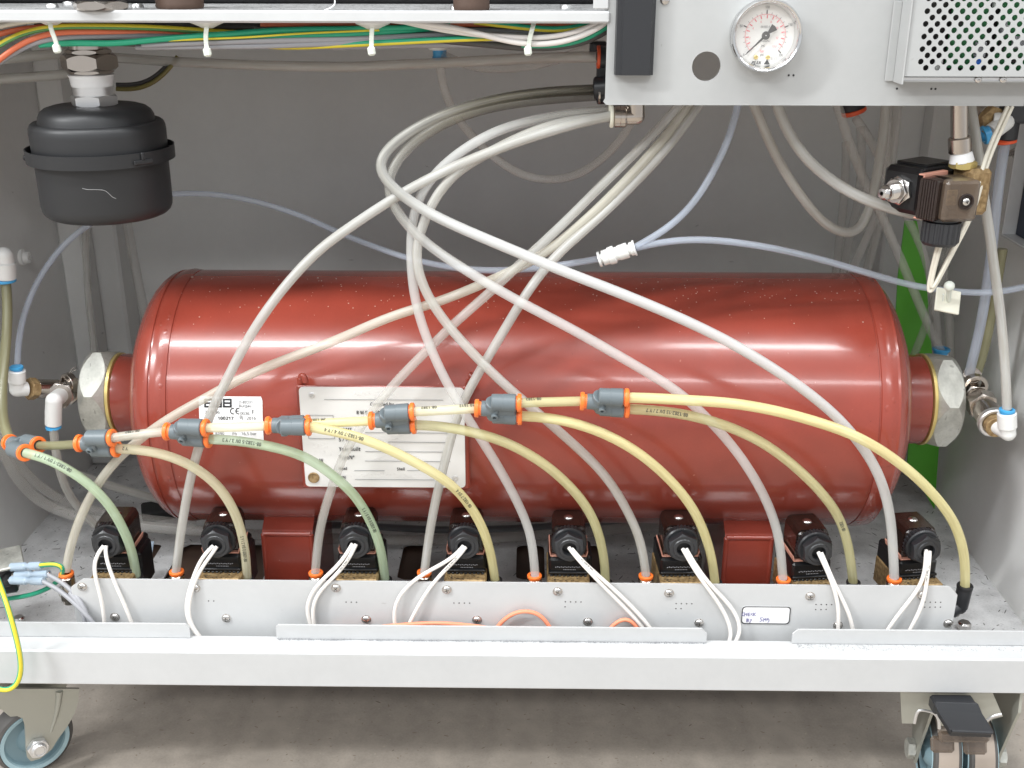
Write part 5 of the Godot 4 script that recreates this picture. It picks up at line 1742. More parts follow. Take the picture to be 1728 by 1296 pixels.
	s.box(P(1010, 83, -0.116), Vector3(0.014, 0.012, 0.016), 0.002)
	part(t, "body", s, M.black_plastic)
	s = Shape.new()
	collar(s, P(1013, 96, -0.105), Vector3.LEFT, 0.0085)
	part(t, "collar", s, M.red_plastic)
	t = thing("hose_clamp_fitting", "black fitting with a metal clip gripping two thick hoses at the panel's left edge", "fitting", P(1012, 155, -0.105))
	s = Shape.new()
	s.cyl(P(1003, 150, -0.106), P(1030, 148, -0.104), 0.0092, -1, 0.001, 22)
	s.cyl(P(1008, 160, -0.106), P(1030, 159, -0.104), 0.0075)
	part(t, "body", s, M.black_plastic)
	s = Shape.new()
	s.pipe(P(1009, 158, -0.1045), P(1013, 158, -0.1045), 0.0085, 0.0065, 0.0003)
	part(t, "clip", s, M.nickel)
	t = thing("metal_elbow", "front nickel elbow under the panel's lower left corner", "fitting", P(1060, 196, -0.088))
	s = Shape.new()
	s.cyl(P(1036, 197, -0.09), P(1058, 197, -0.089), 0.0082, -1, 0.001, 26)
	s.cyl(P(1046, 197, -0.0895), P(1047, 197, -0.0895), 0.0085, -1, 0.0002, 26)
	elbow(s, P(1058, 197, -0.089), P(1074, 196, -0.088), P(1074, 170, -0.088), 0.0064)
	part(t, "nickel_body", s, M.nickel)
	s = Shape.new()
	collar(s, P(1035, 197, -0.09), Vector3.LEFT, 0.0082)
	part(t, "collar", s, M.cream_plastic)
	t = thing("metal_elbow", "rear nickel elbow half hidden under the panel's lower left corner", "fitting", P(1050, 186, -0.1))
	s = Shape.new()
	s.cyl(P(1033, 185, -0.1), P(1053, 185, -0.1), 0.0078)
	elbow(s, P(1053, 185, -0.1), P(1066, 185, -0.1), P(1066, 165, -0.1), 0.0062)
	part(t, "nickel_body", s, M.nickel)
	s = Shape.new()
	collar(s, P(1032, 185, -0.1), Vector3.LEFT, 0.0078)
	part(t, "collar", s, M.cream_plastic)
	t = thing("ceiling_socket", "white socket with a blue collar under the cable bundle, above the clear loop", "fitting", P(742, 88, -0.185))
	s = Shape.new()
	s.cyl(P(741, 60, -0.185), P(742, 84, -0.185), 0.0105, 0.0095, 0.001)
	part(t, "white_body", s, M.white_plastic)
	s = Shape.new()
	s.cyl(P(742, 83, -0.185), P(742, 97, -0.185), 0.0058)
	collar(s, P(742, 95, -0.185), Vector3.DOWN, 0.0062)
	part(t, "blue_collar", s, M.blue_plastic)
	# small white connector in the blue line
	a = P(1010, 438, -0.086)
	b = P(1072, 418, -0.084)
	var d := (b - a).normalized()
	var ln := a.distance_to(b)
	t = thing("white_connector", "small white inline connector joining the light blue hoses above the tank", "hose connector", a)
	s = Shape.new()
	s.lathe(a, d, [Vector2(0, 0.0035), Vector2(0, 0.0062), Vector2(0.0018, 0.0064), Vector2(0.0022, 0.004), Vector2(0.0034, 0.004), Vector2(0.0036, 0.0062), Vector2(0.0085, 0.0064), Vector2(0.0088, 0.0072), Vector2(0.0135, 0.0074), Vector2(0.0145, 0.0056), Vector2(0.0165, 0.0056), Vector2(0.0172, 0.0062), Vector2(ln - 0.0062, 0.0064), Vector2(ln - 0.0058, 0.0044), Vector2(ln - 0.0044, 0.0044), Vector2(ln - 0.0042, 0.0056), Vector2(ln - 0.0016, 0.0056), Vector2(ln - 0.0012, 0.0066), Vector2(ln, 0.0064), Vector2(ln, 0.0032)], 26, 25.0)
	part(t, "body", s, M.white_plastic)


func silencer() -> void:
	var o := P(172.5, 270, -0.12)
	o.y = 0.0
	var ax := Vector3.UP
	var t := thing("exhaust_silencer", "matt black can shaped silencer hanging under the tray on the left", "silencer", o + Vector3(0, 0.5105, 0))
	var s := Shape.new()
	s.lathe(o, ax, [Vector2(0.5105, 0), Vector2(0.5107, 0.0386), Vector2(0.5114, 0.0440), Vector2(0.5128, 0.0473), Vector2(0.515, 0.0498), Vector2(0.518, 0.0512), Vector2(0.522, 0.0518), Vector2(0.5620, 0.0520), Vector2(0.5620, 0.0524), Vector2(0.5795, 0.0528), Vector2(0.5835, 0.0524), Vector2(0.5862, 0.0513), Vector2(0.5875, 0.0495), Vector2(0.5878, 0.0468), Vector2(0.5872, 0.0454), Vector2(0.5885, 0.0450), Vector2(0.5920, 0.0445), Vector2(0.5955, 0.0426), Vector2(0.5982, 0.0391), Vector2(0.5998, 0.0339), Vector2(0.6002, 0.0), ], 96, 38.0)
	part(t, "can", s, M.black_paint)
	s = Shape.new()
	s.lathe(o, ax, [Vector2(0.557, 0.0566), Vector2(0.557, 0.0577), Vector2(0.5675, 0.0578), Vector2(0.5675, 0.0568), Vector2(0.557, 0.0566)], 96)
	s.lathe(o, ax, [Vector2(0.5605, 0.0518), Vector2(0.5605, 0.0567), Vector2(0.5625, 0.0567), Vector2(0.5625, 0.0518)], 96)
	part(t, "clamp_band", s, M.black_paint)
	s = Shape.new()
	var an := deg_to_rad(52.0)
	var e := Vector3(sin(an), 0, cos(an))
	var bb := Basis(Vector3.UP, an)
	s.box(o + e * 0.0586 + Vector3(0, 0.5605, 0), Vector3(0.0165, 0.0035, 0.002), 0.0006, bb)
	s.box(o + e * 0.0589 + Vector3(0, 0.565, 0), Vector3(0.003, 0.006, 0.002), 0.0006, bb)
	var e2 := Vector3(-sin(1.25), 0, cos(1.25))
	s.ball(o + e2 * 0.0577 + Vector3(0, 0.5605, 0), 0.0025, 12, e2, 0.7)
	part(t, "band_latch", s, M.black_paint)
	s = Shape.new()
	var run: Array[Vector3] = []
	for q in [[139, 318], [147, 320], [158, 320], [170, 320.5], [178, 322], [185, 328], [190, 333], [196, 335]]:
		var d := ray(q[0], q[1])
		var ex := EYE.x - o.x
		var ez := EYE.z - o.z
		var rr := 0.05195
		var qa := d.x * d.x + d.z * d.z
		var qb := ex * d.x + ez * d.z
		var qc := ex * ex + ez * ez - rr * rr
		run.append(EYE + d * ((-qb - sqrt(qb * qb - qa * qc)) / qa))
	s.tube(smooth(run, 2), 0.00028, 6)
	part(t, "scratch", s, M.scratch)
	s = Shape.new()
	s.nut(o + Vector3(0, 0.5995, 0), ax, 0.0186, 0.0085, deg_to_rad(32.0), 0.3)
	s.cyl(o + Vector3(0, 0.6070, 0), o + Vector3(0, 0.6170, 0), 0.0154, -1, 0.0004, 40)
	part(t, "neck_nut", s, M.aluminium)
	s = Shape.new()
	s.lathe(o, ax, [Vector2(0.6145, 0.0157), Vector2(0.6160, 0.0163), Vector2(0.6175, 0.0161), Vector2(0.6182, 0.0165), Vector2(0.6218, 0.0169), Vector2(0.6235, 0.0178), Vector2(0.6240, 0.015)], 40)
	part(t, "thread_tape", s, M.thread_tape)
	s = Shape.new()
	s.nut(o + Vector3(0, 0.6242, 0), ax, 0.0182, 0.0035, deg_to_rad(40.0), 0.3)
	s.nut(o + Vector3(0, 0.6270, 0), ax, 0.0224, 0.0125, deg_to_rad(34.0), 0.5)
	s.nut(o + Vector3(0, 0.6392, 0), ax, 0.018, 0.004, deg_to_rad(40.0), 0.3)
	s.cyl(o + Vector3(0, 0.6420, 0), o + Vector3(0, 0.6720, 0), 0.0145)
	part(t, "nickel_union", s, M.nickel)


func wire(label: String, m: String, r: float, pts: Array, stripe := "") -> void:
	var s := Shape.new()
	var p := path(pts)
	s.tube(p, r, 10)
	var o := solo("bundle_wire", s, M[m], label, "wire", "wires of the bundle under the tray")
	if stripe:
		s = Shape.new()
		var q := PackedVector3Array()
		for v in p:
			q.append(v + Vector3(0, -r * 0.42, r * 0.42))
		s.tube(q, r * 0.66, 8)
		part(o, "stripe", s, M[stripe])


func wiring() -> void:
	wire("yellow and green earth wire arching from the left edge, topmost coloured wire in the bundle", "wire_yellow", 0.0021, [-14, 84, -66, 0, 76, -67, 19, 63, -68, 48, 52, -70, 86, 45, -71, 153, 44, -71, 248, 46, -72, 330, 51, -74, 420, 57, -78, 520, 60, -82, 640, 58, -84], "wire_leaf")
	wire("orange wire bending down out of the left edge, front one of two", "wire_orange", 0.0021, [-14, 112, -64, 0, 99, -65, 29, 77, -67, 57, 63, -69, 92, 54, -70, 172, 54, -71, 267, 56, -74, 340, 57, -80, 430, 60, -84], "")
	wire("short orange wire end behind the yellow one at the left edge", "wire_orange", 0.0021, [-14, 62, -72, 0, 57, -73, 29, 49, -75, 67, 45, -77, 130, 43, -80])
	wire("cream wire highest in the bundle at the left edge", "wire_cream", 0.002, [-14, 48, -72, 0, 44, -72, 38, 36, -72, 76, 33, -72, 150, 32, -74, 260, 34, -78])
	wire("second cream wire end under the tray's left corner", "wire_cream", 0.0019, [-14, 40, -74, 20, 34, -74, 70, 30, -74, 160, 29, -78])
	wire("grey wire curving down to the left edge below the orange ones", "wire_grey", 0.0021, [-10, 112, -69, 19, 92, -70, 48, 74, -71, 86, 64, -71, 172, 62, -71, 267, 61, -72, 360, 66, -76, 470, 72, -80, 600, 74, -82])
	wire("bright green wire lowest in the bundle on the left, then climbing to its middle", "wire_green", 0.0023, [67, 76, -74, 115, 72, -70, 191, 74, -67, 248, 68, -66, 330, 61, -66, 369, 59, -66, 470, 51, -67, 580, 49, -68, 690, 47, -70, 760, 43, -75])
	wire("second bright green wire running just below the first in the middle of the bundle", "wire_green", 0.0022, [300, 66, -72, 360, 65, -69, 436, 62, -68, 520, 59, -68, 590, 57, -68, 680, 52, -71, 740, 47, -76])
	wire("thin yellow wire lying against the green wires in the bundle's middle", "wire_yellow", 0.0008, [270, 69, -66, 340, 66, -64, 420, 63, -64, 480, 58, -64, 560, 54, -65, 640, 51, -67])
	wire("light grey wire in the lower front of the bundle, left of its middle", "wire_grey", 0.0021, [240, 76, -70, 320, 73, -68, 403, 70, -67, 500, 68, -67, 580, 66, -68, 680, 62, -70, 780, 58, -74, 900, 62, -76, 1000, 52, -74])
	wire("lowest light grey wire of the bundle", "wire_grey", 0.0021, [230, 80, -74, 330, 79, -70, 436, 78, -68, 520, 75, -68, 590, 72, -68, 700, 66, -70, 800, 64, -74, 900, 68, -76, 1000, 60, -74])
	wire("green and yellow wire along the bundle's lower edge toward the panel", "wire_green", 0.0021, [350, 66, -88, 410, 73, -84, 480, 79, -74, 580, 75, -68, 681, 70, -67, 781, 65, -68, 850, 63, -72], "wire_yellow")
	wire("front white wire sagging in a bow beside the panel, lower of the pair", "wire_white", 0.0021, [660, 34, -66, 714, 40, -64, 771, 47, -62, 819, 60, -61, 866, 72, -60, 902, 76, -60, 949, 72, -59, 996, 56, -58, 1037, 30, -58, 1052, 5, -60])
	wire("front white wire sagging in a bow beside the panel, upper of the pair", "wire_white", 0.0021, [680, 36, -67, 747, 51, -65, 795, 57, -64, 854, 63, -63, 913, 65, -62, 961, 58, -61, 1008, 42, -60, 1036, 22, -60, 1050, -5, -62])
	wire("green wire sagging behind the two white wires near the panel", "wire_green", 0.0021, [800, 36, -72, 842, 41, -70, 890, 46, -69, 937, 51, -68, 985, 45, -68, 1024, 30, -68], "wire_yellow")
	wire("green wire below the white pair curving up at the panel's edge", "wire_green", 0.002, [880, 76, -66, 925, 79, -65, 965, 74, -64, 1000, 63, -63, 1035, 38, -62])
	wire("dark red brown wire high behind the white pair near the panel", "wire_orange", 0.0018, [440, 41, -78, 560, 40, -78, 700, 42, -80, 880, 41, -80, 940, 44, -78, 985, 39, -76, 1020, 30, -76])
	wire("dark grey cable along the top of the bundle under the tray lip", "wire_dark", 0.0034, [60, 38, -84, 160, 38, -84, 300, 42, -86, 440, 47, -86, 580, 46, -86, 740, 44, -86, 900, 48, -84, 1000, 42, -80, 1040, 25, -78])
	wire("second dark grey cable in the bundle's core", "wire_dark", 0.0034, [120, 54, -84, 300, 62, -84, 480, 66, -84, 620, 62, -84, 760, 57, -84, 900, 58, -82, 1000, 50, -78, 1040, 34, -76])
	wire("dark grey cable sagging lowest at the panel end of the bundle", "wire_dark", 0.003, [600, 70, -82, 720, 66, -82, 800, 72, -78, 890, 80, -74, 961, 77, -72, 1010, 62, -70, 1046, 36, -68])
	wire("grey wire in the upper core of the bundle, right half", "wire_grey", 0.0024, [430, 52, -80, 560, 52, -79, 690, 53, -78, 800, 52, -78, 900, 56, -77, 985, 50, -74, 1042, 28, -72])
	wire("mid grey wire just above the lowest green and yellow one", "wire_grey", 0.0024, [520, 66, -76, 640, 67, -74, 740, 64, -74, 830, 58, -74, 930, 62, -74, 1010, 50, -72, 1044, 34, -70])
	wire("dark cable behind the green wires in the bundle's right third", "wire_dark", 0.003, [600, 58, -86, 740, 52, -86, 860, 50, -84, 960, 52, -80, 1042, 30, -76])
	wire("thick grey cable low at the back of the bundle, between the two right ties", "wire_grey", 0.0028, [560, 78, -84, 660, 76, -82, 760, 74, -82, 870, 76, -80, 960, 74, -78, 1040, 44, -74])
	wire("dark cable low at the back of the bundle, between the two left ties", "wire_dark", 0.003, [110, 66, -84, 220, 72, -82, 340, 76, -82, 460, 74, -82, 560, 70, -82])
	# nylon ties
	var ties := [[[86, 33, 84, 40, 88, 55, 95, 70, 96, 82], "nylon cable tie nearest the left edge"], [[350, 38, 349, 44, 347, 60, 348, 74, 350, 88], "nylon cable tie hanging left of the bundle's middle"], [[629, 40, 628, 46, 627, 60, 627, 72, 627, 86], "nylon cable tie hanging right of the bundle's middle"], [[901, 38, 899, 46, 895, 60, 893, 72, 891, 86], "nylon cable tie around the white pair near the panel"]]
	for q in ties:
		var p: Array = q[0]
		var o := P(p[8], p[9], -0.0562)
		var t := thing("cable_tie", q[1], "cable tie", o, "nylon cable ties around the bundle")
		var s := Shape.new()
		var run: Array[Vector3] = []
		for i in range(0, 10, 2):
			run.append(P(p[i], p[i + 1], -0.0562 if i > 0 else -0.06))
		var sm := smooth(run, 4)
		for i in sm.size() - 1:
			var d := sm[i + 1] - sm[i]
			s.box((sm[i] + sm[i + 1]) / 2.0, Vector3(d.length() * 1.1, 0.0011, 0.0034), 0.0003, Shape.frame(d))
		part(t, "strap", s, M.tie_nylon)
		s = Shape.new()
		s.box(o, Vector3(0.0055, 0.0066, 0.0046), 0.0013, Basis(Vector3.BACK, 0.12))
		part(t, "lock_head", s, M.tie_nylon)
		if p[0] < 700:
			s = Shape.new()
			s.lathe(P(p[0], p[1], -0.064) + Vector3(0, 0.0012, 0), Vector3.DOWN, [Vector2(0, 0.013), Vector2(0.0012, 0.0125), Vector2(0.0035, 0.007), Vector2(0.005, 0.004), Vector2(0.005, 0)], 20, 30.0)
			part(t, "button_mount", s, M.white_plastic)
	# loose wires
	var s := Shape.new()
	s.tube(path([560, 1068, -27, 620, 1060, -27, 680, 1054, -27, 740, 1051, -27, 800, 1056, -27, 850, 1064, -27, 900, 1078, -27]), 0.0017, 10)
	solo("orange_cable", s, M.wire_salmon, "orange cable lying low along the plate behind the middle lip", "cable")
	s = Shape.new()
	s.tube(path([835, 1064, -30, 848, 1045, -30, 868, 1033, -30, 885, 1030, -30, 905, 1033, -30, 920, 1043, -30, 932, 1066, -30]), 0.0018, 10)
	solo("orange_cable", s, M.wire_salmon, "larger orange cable loop standing up behind the middle lip", "cable")
	s = Shape.new()
	s.tube(path([1026, 1066, -30, 1036, 1052, -30, 1050, 1044, -30, 1062, 1045, -30, 1072, 1053, -30, 1080, 1068, -30]), 0.0018, 10)
	solo("orange_cable", s, M.wire_salmon, "smaller orange cable loop right of the middle valve's screw", "cable")
	# crimp terminals with earth and grey wires at the lower left
	s = Shape.new()
	s.box(P(2, 966, -0.075), Vector3(0.028, 0.03, 0.03), 0.002, Basis(Vector3.UP, 0.3))
	var sw := thing("switch_block", "black switch block with flat terminals at the left edge", "switch", P(2, 980, -0.075))
	part(sw, "body", s, M.black_plastic)
	s = Shape.new()
	s.box(P(4, 945, -0.073), Vector3(0.034, 0.003, 0.04), 0.001, Basis(Vector3.UP, 0.5))
	part(sw, "metal_bracket", s, M.zinc)
	s = Shape.new()
	s.cyl(P(8, 980, -0.066), P(18, 978, -0.06), 0.0062)
	part(sw, "rubber_boot", s, M.black_rubber)
	var sl := [[[20, 957, -62], [70, 954, -52], "blue crimp sleeve of the yellow green wire, topmost of three"], [[28, 970, -60], [82, 968, -50], "blue crimp sleeve with a grey wire, middle of three"], [[20, 979, -58], [74, 981, -46], "blue crimp sleeve with a grey wire, lowest of three"]]
	for q in sl:
		var a := P(q[0][0], q[0][1], q[0][2] / 1000.0)
		var b := P(q[1][0], q[1][1], q[1][2] / 1000.0)
		var t := thing("crimp_terminal", q[2], "terminal", a, "blue insulated crimp terminals")
		s = Shape.new()
		var d := (b - a).normalized()
		var ln := a.distance_to(b)
		s.lathe(a, d, [Vector2(0, 0), Vector2(0, 0.0038), Vector2(ln * 0.45, 0.0037), Vector2(ln * 0.5, 0.0026), Vector2(ln * 0.58, 0.0026), Vector2(ln * 0.63, 0.0036), Vector2(ln, 0.0034), Vector2(ln, 0)], 18, 30.0)
		part(t, "sleeve", s, M.crimp_blue)
		s = Shape.new()
		s.cyl(a - d * 0.004, a + d * ln * 0.45, 0.0024)
		s.cyl(a + d * ln * 0.45, b + d * 0.001, 0.0016)
		part(t, "metal_ferrule", s, M.steel)
	s = Shape.new()
	var p := path([68, 954, -52, 88, 951, -48, 104, 953, -46, 108, 962, -48, 104, 975, -52, 92, 987, -56, 72, 998, -60, 45, 1006, -66, 15, 1010, -74])
	s.tube(p, 0.0021, 10)
	var gw := solo("earth_wire", s, M.wire_green, "green and yellow wire looping from the top blue crimp sleeve", "wire")
	s = Shape.new()
	var q2 := PackedVector3Array()
	for i in int(p.size() * 0.55):
		q2.append(p[i] + Vector3(0, 0.0009, 0.001))
	s.tube(q2, 0.0014, 8)
	part(gw, "stripe", s, M.wire_yellow)
	for w in [[[80, 969, -50, 98, 978, -46, 115, 990, -42, 130, 1006, -36, 140, 1022, -30, 150, 1045, -28, 158, 1064, -28], "upper grey wire running from the crimp sleeve down behind the left lip"], [[72, 981, -46, 92, 990, -42, 110, 1003, -38, 128, 1020, -31, 143, 1034, -28, 160, 1054, -27, 168, 1066, -27], "lower grey wire running from the crimp sleeve down behind the left lip"], [[118, 1000, -38, 132, 1016, -32, 140, 1030, -30, 144, 1050, -29, 146, 1066, -29], "short grey wire end dropping beside the plate's left corner"]]:
		s = Shape.new()
		s.tube(path(w[0]), 0.0021, 10)
		solo("grey_wire", s, M.wire_grey, w[1], "wire", "grey wires at the left end of the plate")
	s = Shape.new()
	p = path([-22, 940, -40, -8, 965, -25, 2, 992, -10, 12, 1020, 2, 20, 1048, 8, 30, 1085, 12, 36, 1115, 13, 36, 1140, 13, 28, 1158, 13, 14, 1166, 13, 0, 1165, 13, -22, 1156, 12])
	s.tube(p, 0.0023, 12)
	var ew := solo("earth_wire", s, M.wire_green, "green and yellow earth wire hanging in a loop over the rail at the left edge", "wire")
	s = Shape.new()
	q2 = PackedVector3Array()
	for v in p:
		q2.append(v + Vector3(0.0009, 0.0006, 0.0014))
	s.tube(q2, 0.0017, 10)
	part(ew, "stripe", s, M.wire_yellow)


func on_plane(px: float, py: float, o: Vector3, n: Vector3) -> Vector3:
	var d := ray(px, py)
	return EYE + d * ((o - EYE).dot(n) / d.dot(n))


func wheel(t: Node3D, c: Vector3, a: Vector3, w: float, r: float) -> void:
	var s := Shape.new()
	s.lathe(c - a * w / 2.0, a, [Vector2(w * 0.1, r * 0.85), Vector2(0.0, r * 0.88), Vector2(0.0015, r * 0.955), Vector2(w * 0.22, r * 0.995), Vector2(w * 0.3, r), Vector2(w * 0.7, r), Vector2(w * 0.78, r * 0.995), Vector2(w - 0.0015, r * 0.955), Vector2(w, r * 0.88), Vector2(w * 0.9, r * 0.85)], 72, 35.0)
	part(t, "tyre", s, M.tyre_grey)
	s = Shape.new()
	s.lathe(c - a * w / 2.0, a, [Vector2(0.0, r * 0.76), Vector2(-0.0008, r * 0.86), Vector2(w * 0.5, r * 0.87), Vector2(w + 0.0008, r * 0.86), Vector2(w, r * 0.76), Vector2(w - 0.003, r * 0.745)], 72, 30.0)
	part(t, "wheel_rim", s, M.wheel_rim)
	s = Shape.new()
	s.lathe(c - a * w / 2.0, a, [Vector2(0.003, 0), Vector2(-0.001, r * 0.2), Vector2(0.001, r * 0.3), Vector2(0.006, r * 0.42), Vector2(0.006, r * 0.7), Vector2(0.002, r * 0.765), Vector2(w - 0.002, r * 0.765), Vector2(w - 0.006, r * 0.7), Vector2(w - 0.006, r * 0.42), Vector2(w - 0.001, r * 0.3), Vector2(w + 0.001, r * 0.2), Vector2(w + 0.001, 0)], 64, 40.0)
	part(t, "wheel_hub", s, M.wheel_blue)


func casters() -> void:
	var r := 0.0375
	var c := PY(54, 1240, 0.0355)
	r = 0.0352
	var a := Vector3(0.6, 0, 0.8)
	var t := thing("caster", "left swivel caster with a grey blue wheel and plain zinc fork", "caster", Vector3(c.x, 0, c.z), "casters under the cabinet")
	wheel(t, c, a, 0.023, r)
	var e := Vector3(0.8, 0, -0.6)
	for sgn in [1.0, -1.0]:
		var o: Vector3 = c + a * 0.0165 * sgn
		var pl := PackedVector2Array()
		for q in [[-40, 1160], [133, 1160], [131, 1182], [124, 1203], [112, 1224], [97, 1244], [86, 1262], [66, 1278], [51, 1282], [45, 1276], [43, 1262], [41, 1222], [37, 1210], [28, 1206], [16, 1207], [0, 1194], [-40, 1186]]:
			var p := on_plane(q[0], q[1], c + a * 0.0165, a) - (c + a * 0.0165)
			pl.append(Vector2(p.dot(e), p.y))
		var s := Shape.new()
		s.slab(pl, Transform3D(Basis(e, Vector3.UP, a), o), 0.0026 * sgn)
		part(t, "fork_plate", s, M.fork_zinc)
	var s := Shape.new()
	var top := Vector3(c.x - 0.012, 0.1295, c.z)
	s.box(top - Vector3(0, 0.002, 0), Vector3(0.07, 0.003, 0.06), 0.001, Basis(Vector3.UP, 0.52))
	s.cyl(top - Vector3(0, 0.016, 0), top - Vector3(0, 0.003, 0), 0.026, -1, 0.002, 32)
	# a pressed rib on the visible fork plate
	var rib: Array[Vector3] = []
	for q in [[100, 1166], [98, 1190], [92, 1215], [86, 1235]]:
		rib.append(on_plane(q[0], q[1], c + a * 0.0185, a))
	s.tube(smooth(rib, 3), 0.0035, 10, 0.0012)
	part(t, "swivel_head", s, M.fork_zinc)
	s = Shape.new()
	var b := c + a * 0.0192
	s.nut(b, a, 0.0098, 0.006, 0.3, 0.5)
	s.cyl(b + a * 0.0055, b + a * 0.0085, 0.0066, 0.006, 0.0008)
	s.pipe(b + a * 0.0075, b + a * 0.0095, 0.0062, 0.0046, 0.0005)
	s.cyl(b + a * 0.007, b + a * 0.009, 0.0044)
	s.nut(c - a * 0.025, a, 0.0098, 0.006, 0.3, 0.5)
	part(t, "axle_bolt", s, M.aluminium)

	# right caster: twin wheels seen from the tread, with a brake pedal
	r = 0.0375
	c = PY(1612, 1269, r)
	a = Vector3(0.992, 0, 0.12).normalized()
	var fw := Vector3(-0.12, 0, 0.992).normalized()
	t = thing("caster", "right twin wheel caster seen end on, with a black brake pedal", "caster", Vector3(c.x, 0, c.z), "casters under the cabinet")
	for sgn in [-1.0, 1.0]:
		wheel(t, c + a * 0.0152 * sgn, a, 0.0245, r)
		s = Shape.new()
		s.lathe(c + a * (0.0152 * sgn - 0.0085), a, [Vector2(0, r), Vector2(0.001, r + 0.0004), Vector2(0.016, r + 0.0004), Vector2(0.017, r)], 72)
		part(t, "worn_tread", s, M.tyre_tread)
	for sgn in [-1.0, 1.0]:
		var o: Vector3 = c + a * 0.0335 * sgn
		s = Shape.new()
		s.slab(PackedVector2Array([Vector2(-0.04, 0.129), Vector2(0.03, 0.129), Vector2(0.0335, 0.11), Vector2(0.026, 0.09), Vector2(0.012, 0.05), Vector2(0.006, 0.026), Vector2(-0.008, 0.026), Vector2(-0.02, 0.06), Vector2(-0.04, 0.09)]), Transform3D(Basis(fw, Vector3.UP, a), Vector3(o.x, 0, o.z)), 0.0024 * sgn)
		part(t, "fork_plate", s, M.fork_zinc)
		s = Shape.new()
		s.nut(o + a * 0.0024 * sgn, a * sgn, 0.0095, 0.007, 0.5, 0.4)
		part(t, "axle_bolt", s, M.zinc)
	s = Shape.new()
	s.box(Vector3(c.x, 0.1265, c.z - 0.012), Vector3(0.066, 0.004, 0.045), 0.001, Basis(Vector3.UP, -0.12))
	# apron of the fork in front, with a rolled edge
	var ap := PackedVector2Array()
	var oz := c + fw * 0.029
	for q in [[1518, 1162], [1672, 1162], [1691, 1206], [1670, 1212], [1662, 1222], [1640, 1222], [1586, 1222], [1583, 1208], [1575, 1202], [1553, 1197], [1548, 1202], [1543, 1218], [1521, 1218]]:
		var p := on_plane(q[0], q[1], oz, fw) - Vector3(oz.x, 0, oz.z)
		ap.append(Vector2(p.dot(a), p.y))
	s.slab(ap, Transform3D(Basis(a, Vector3.UP, fw), Vector3(oz.x, 0, oz.z)), 0.0024)
	part(t, "fork_crown", s, M.fork_zinc)
	for run in [[[1543, 1220], [1546, 1206], [1551, 1198], [1565, 1199], [1578, 1204], [1584, 1214], [1585, 1229]], [[1666, 1215], [1673, 1209], [1690, 1205]]]:
		var rr: Array[Vector3] = []
		for q in run:
			rr.append(on_plane(q[0], q[1], oz + fw * 0.002, fw))
		s = Shape.new()
		s.tube(smooth(rr, 2), 0.0016, 8)
		part(t, "rolled_edge", s, M.aluminium)
	s = Shape.new()
	var z0 := 0.008
	var k := [P(1579, 1184, z0), P(1648, 1186, z0), P(1655, 1203, z0 + 0.010), P(1586, 1200, z0 + 0.010), P(1606, 1231, z0 + 0.03), P(1675, 1234, z0 + 0.03)]
	var dn := Vector3(0, -0.007, -0.001)
	s.quad(k[0], k[1], k[2], k[3], Vector3.UP)
	s.quad(k[3], k[2], k[5], k[4], Vector3(0, 1, 1))
	s.quad(k[4], k[5], k[5] + dn, k[4] + dn, Vector3(0, 0, 1))
	s.quad(k[0], k[3], k[3] + dn, k[0] + dn, Vector3.LEFT)
	s.quad(k[3], k[4], k[4] + dn, k[3] + dn, Vector3.LEFT)
	s.quad(k[1], k[2], k[2] + dn, k[1] + dn, Vector3.RIGHT)
	s.quad(k[2], k[5], k[5] + dn, k[2] + dn, Vector3.RIGHT)
	s.quad(k[0] + dn, k[1] + dn, k[2] + dn, k[3] + dn, Vector3.DOWN)
	s.quad(k[3] + dn, k[2] + dn, k[5] + dn, k[4] + dn, Vector3.DOWN)
	s.quad(k[0], k[1], k[1] + dn, k[0] + dn, Vector3.FORWARD)
	for q in [[k[4], k[5]], [k[3], k[4]], [k[2], k[5]], [k[0], k[1]], [k[0], k[3]], [k[1], k[2]]]:
		s.cyl(q[0] - Vector3(0, 0.0014, 0), q[1] - Vector3(0, 0.0014, 0), 0.0015, -1, 0.0003, 10)
	s.box((k[0] + k[1]) / 2.0 + Vector3(0, -0.007, -0.006), Vector3(0.036, 0.012, 0.014), 0.002)
	part(t, "brake_pedal", s, M.black_plastic)
	s = Shape.new()
	for q in [[1590, 1256], [1645, 1259]]:
		s.box(P(q[0], q[1], 0.0215), Vector3(0.0195, 0.0135, 0.006), 0.0022, Basis(Vector3.RIGHT, -0.5))
	s.box(P(1626, 1243, 0.024), Vector3(0.042, 0.009, 0.006), 0.002, Basis(Vector3.RIGHT, -0.4))
	part(t, "brake_shoe", s, M.smoked_clear)


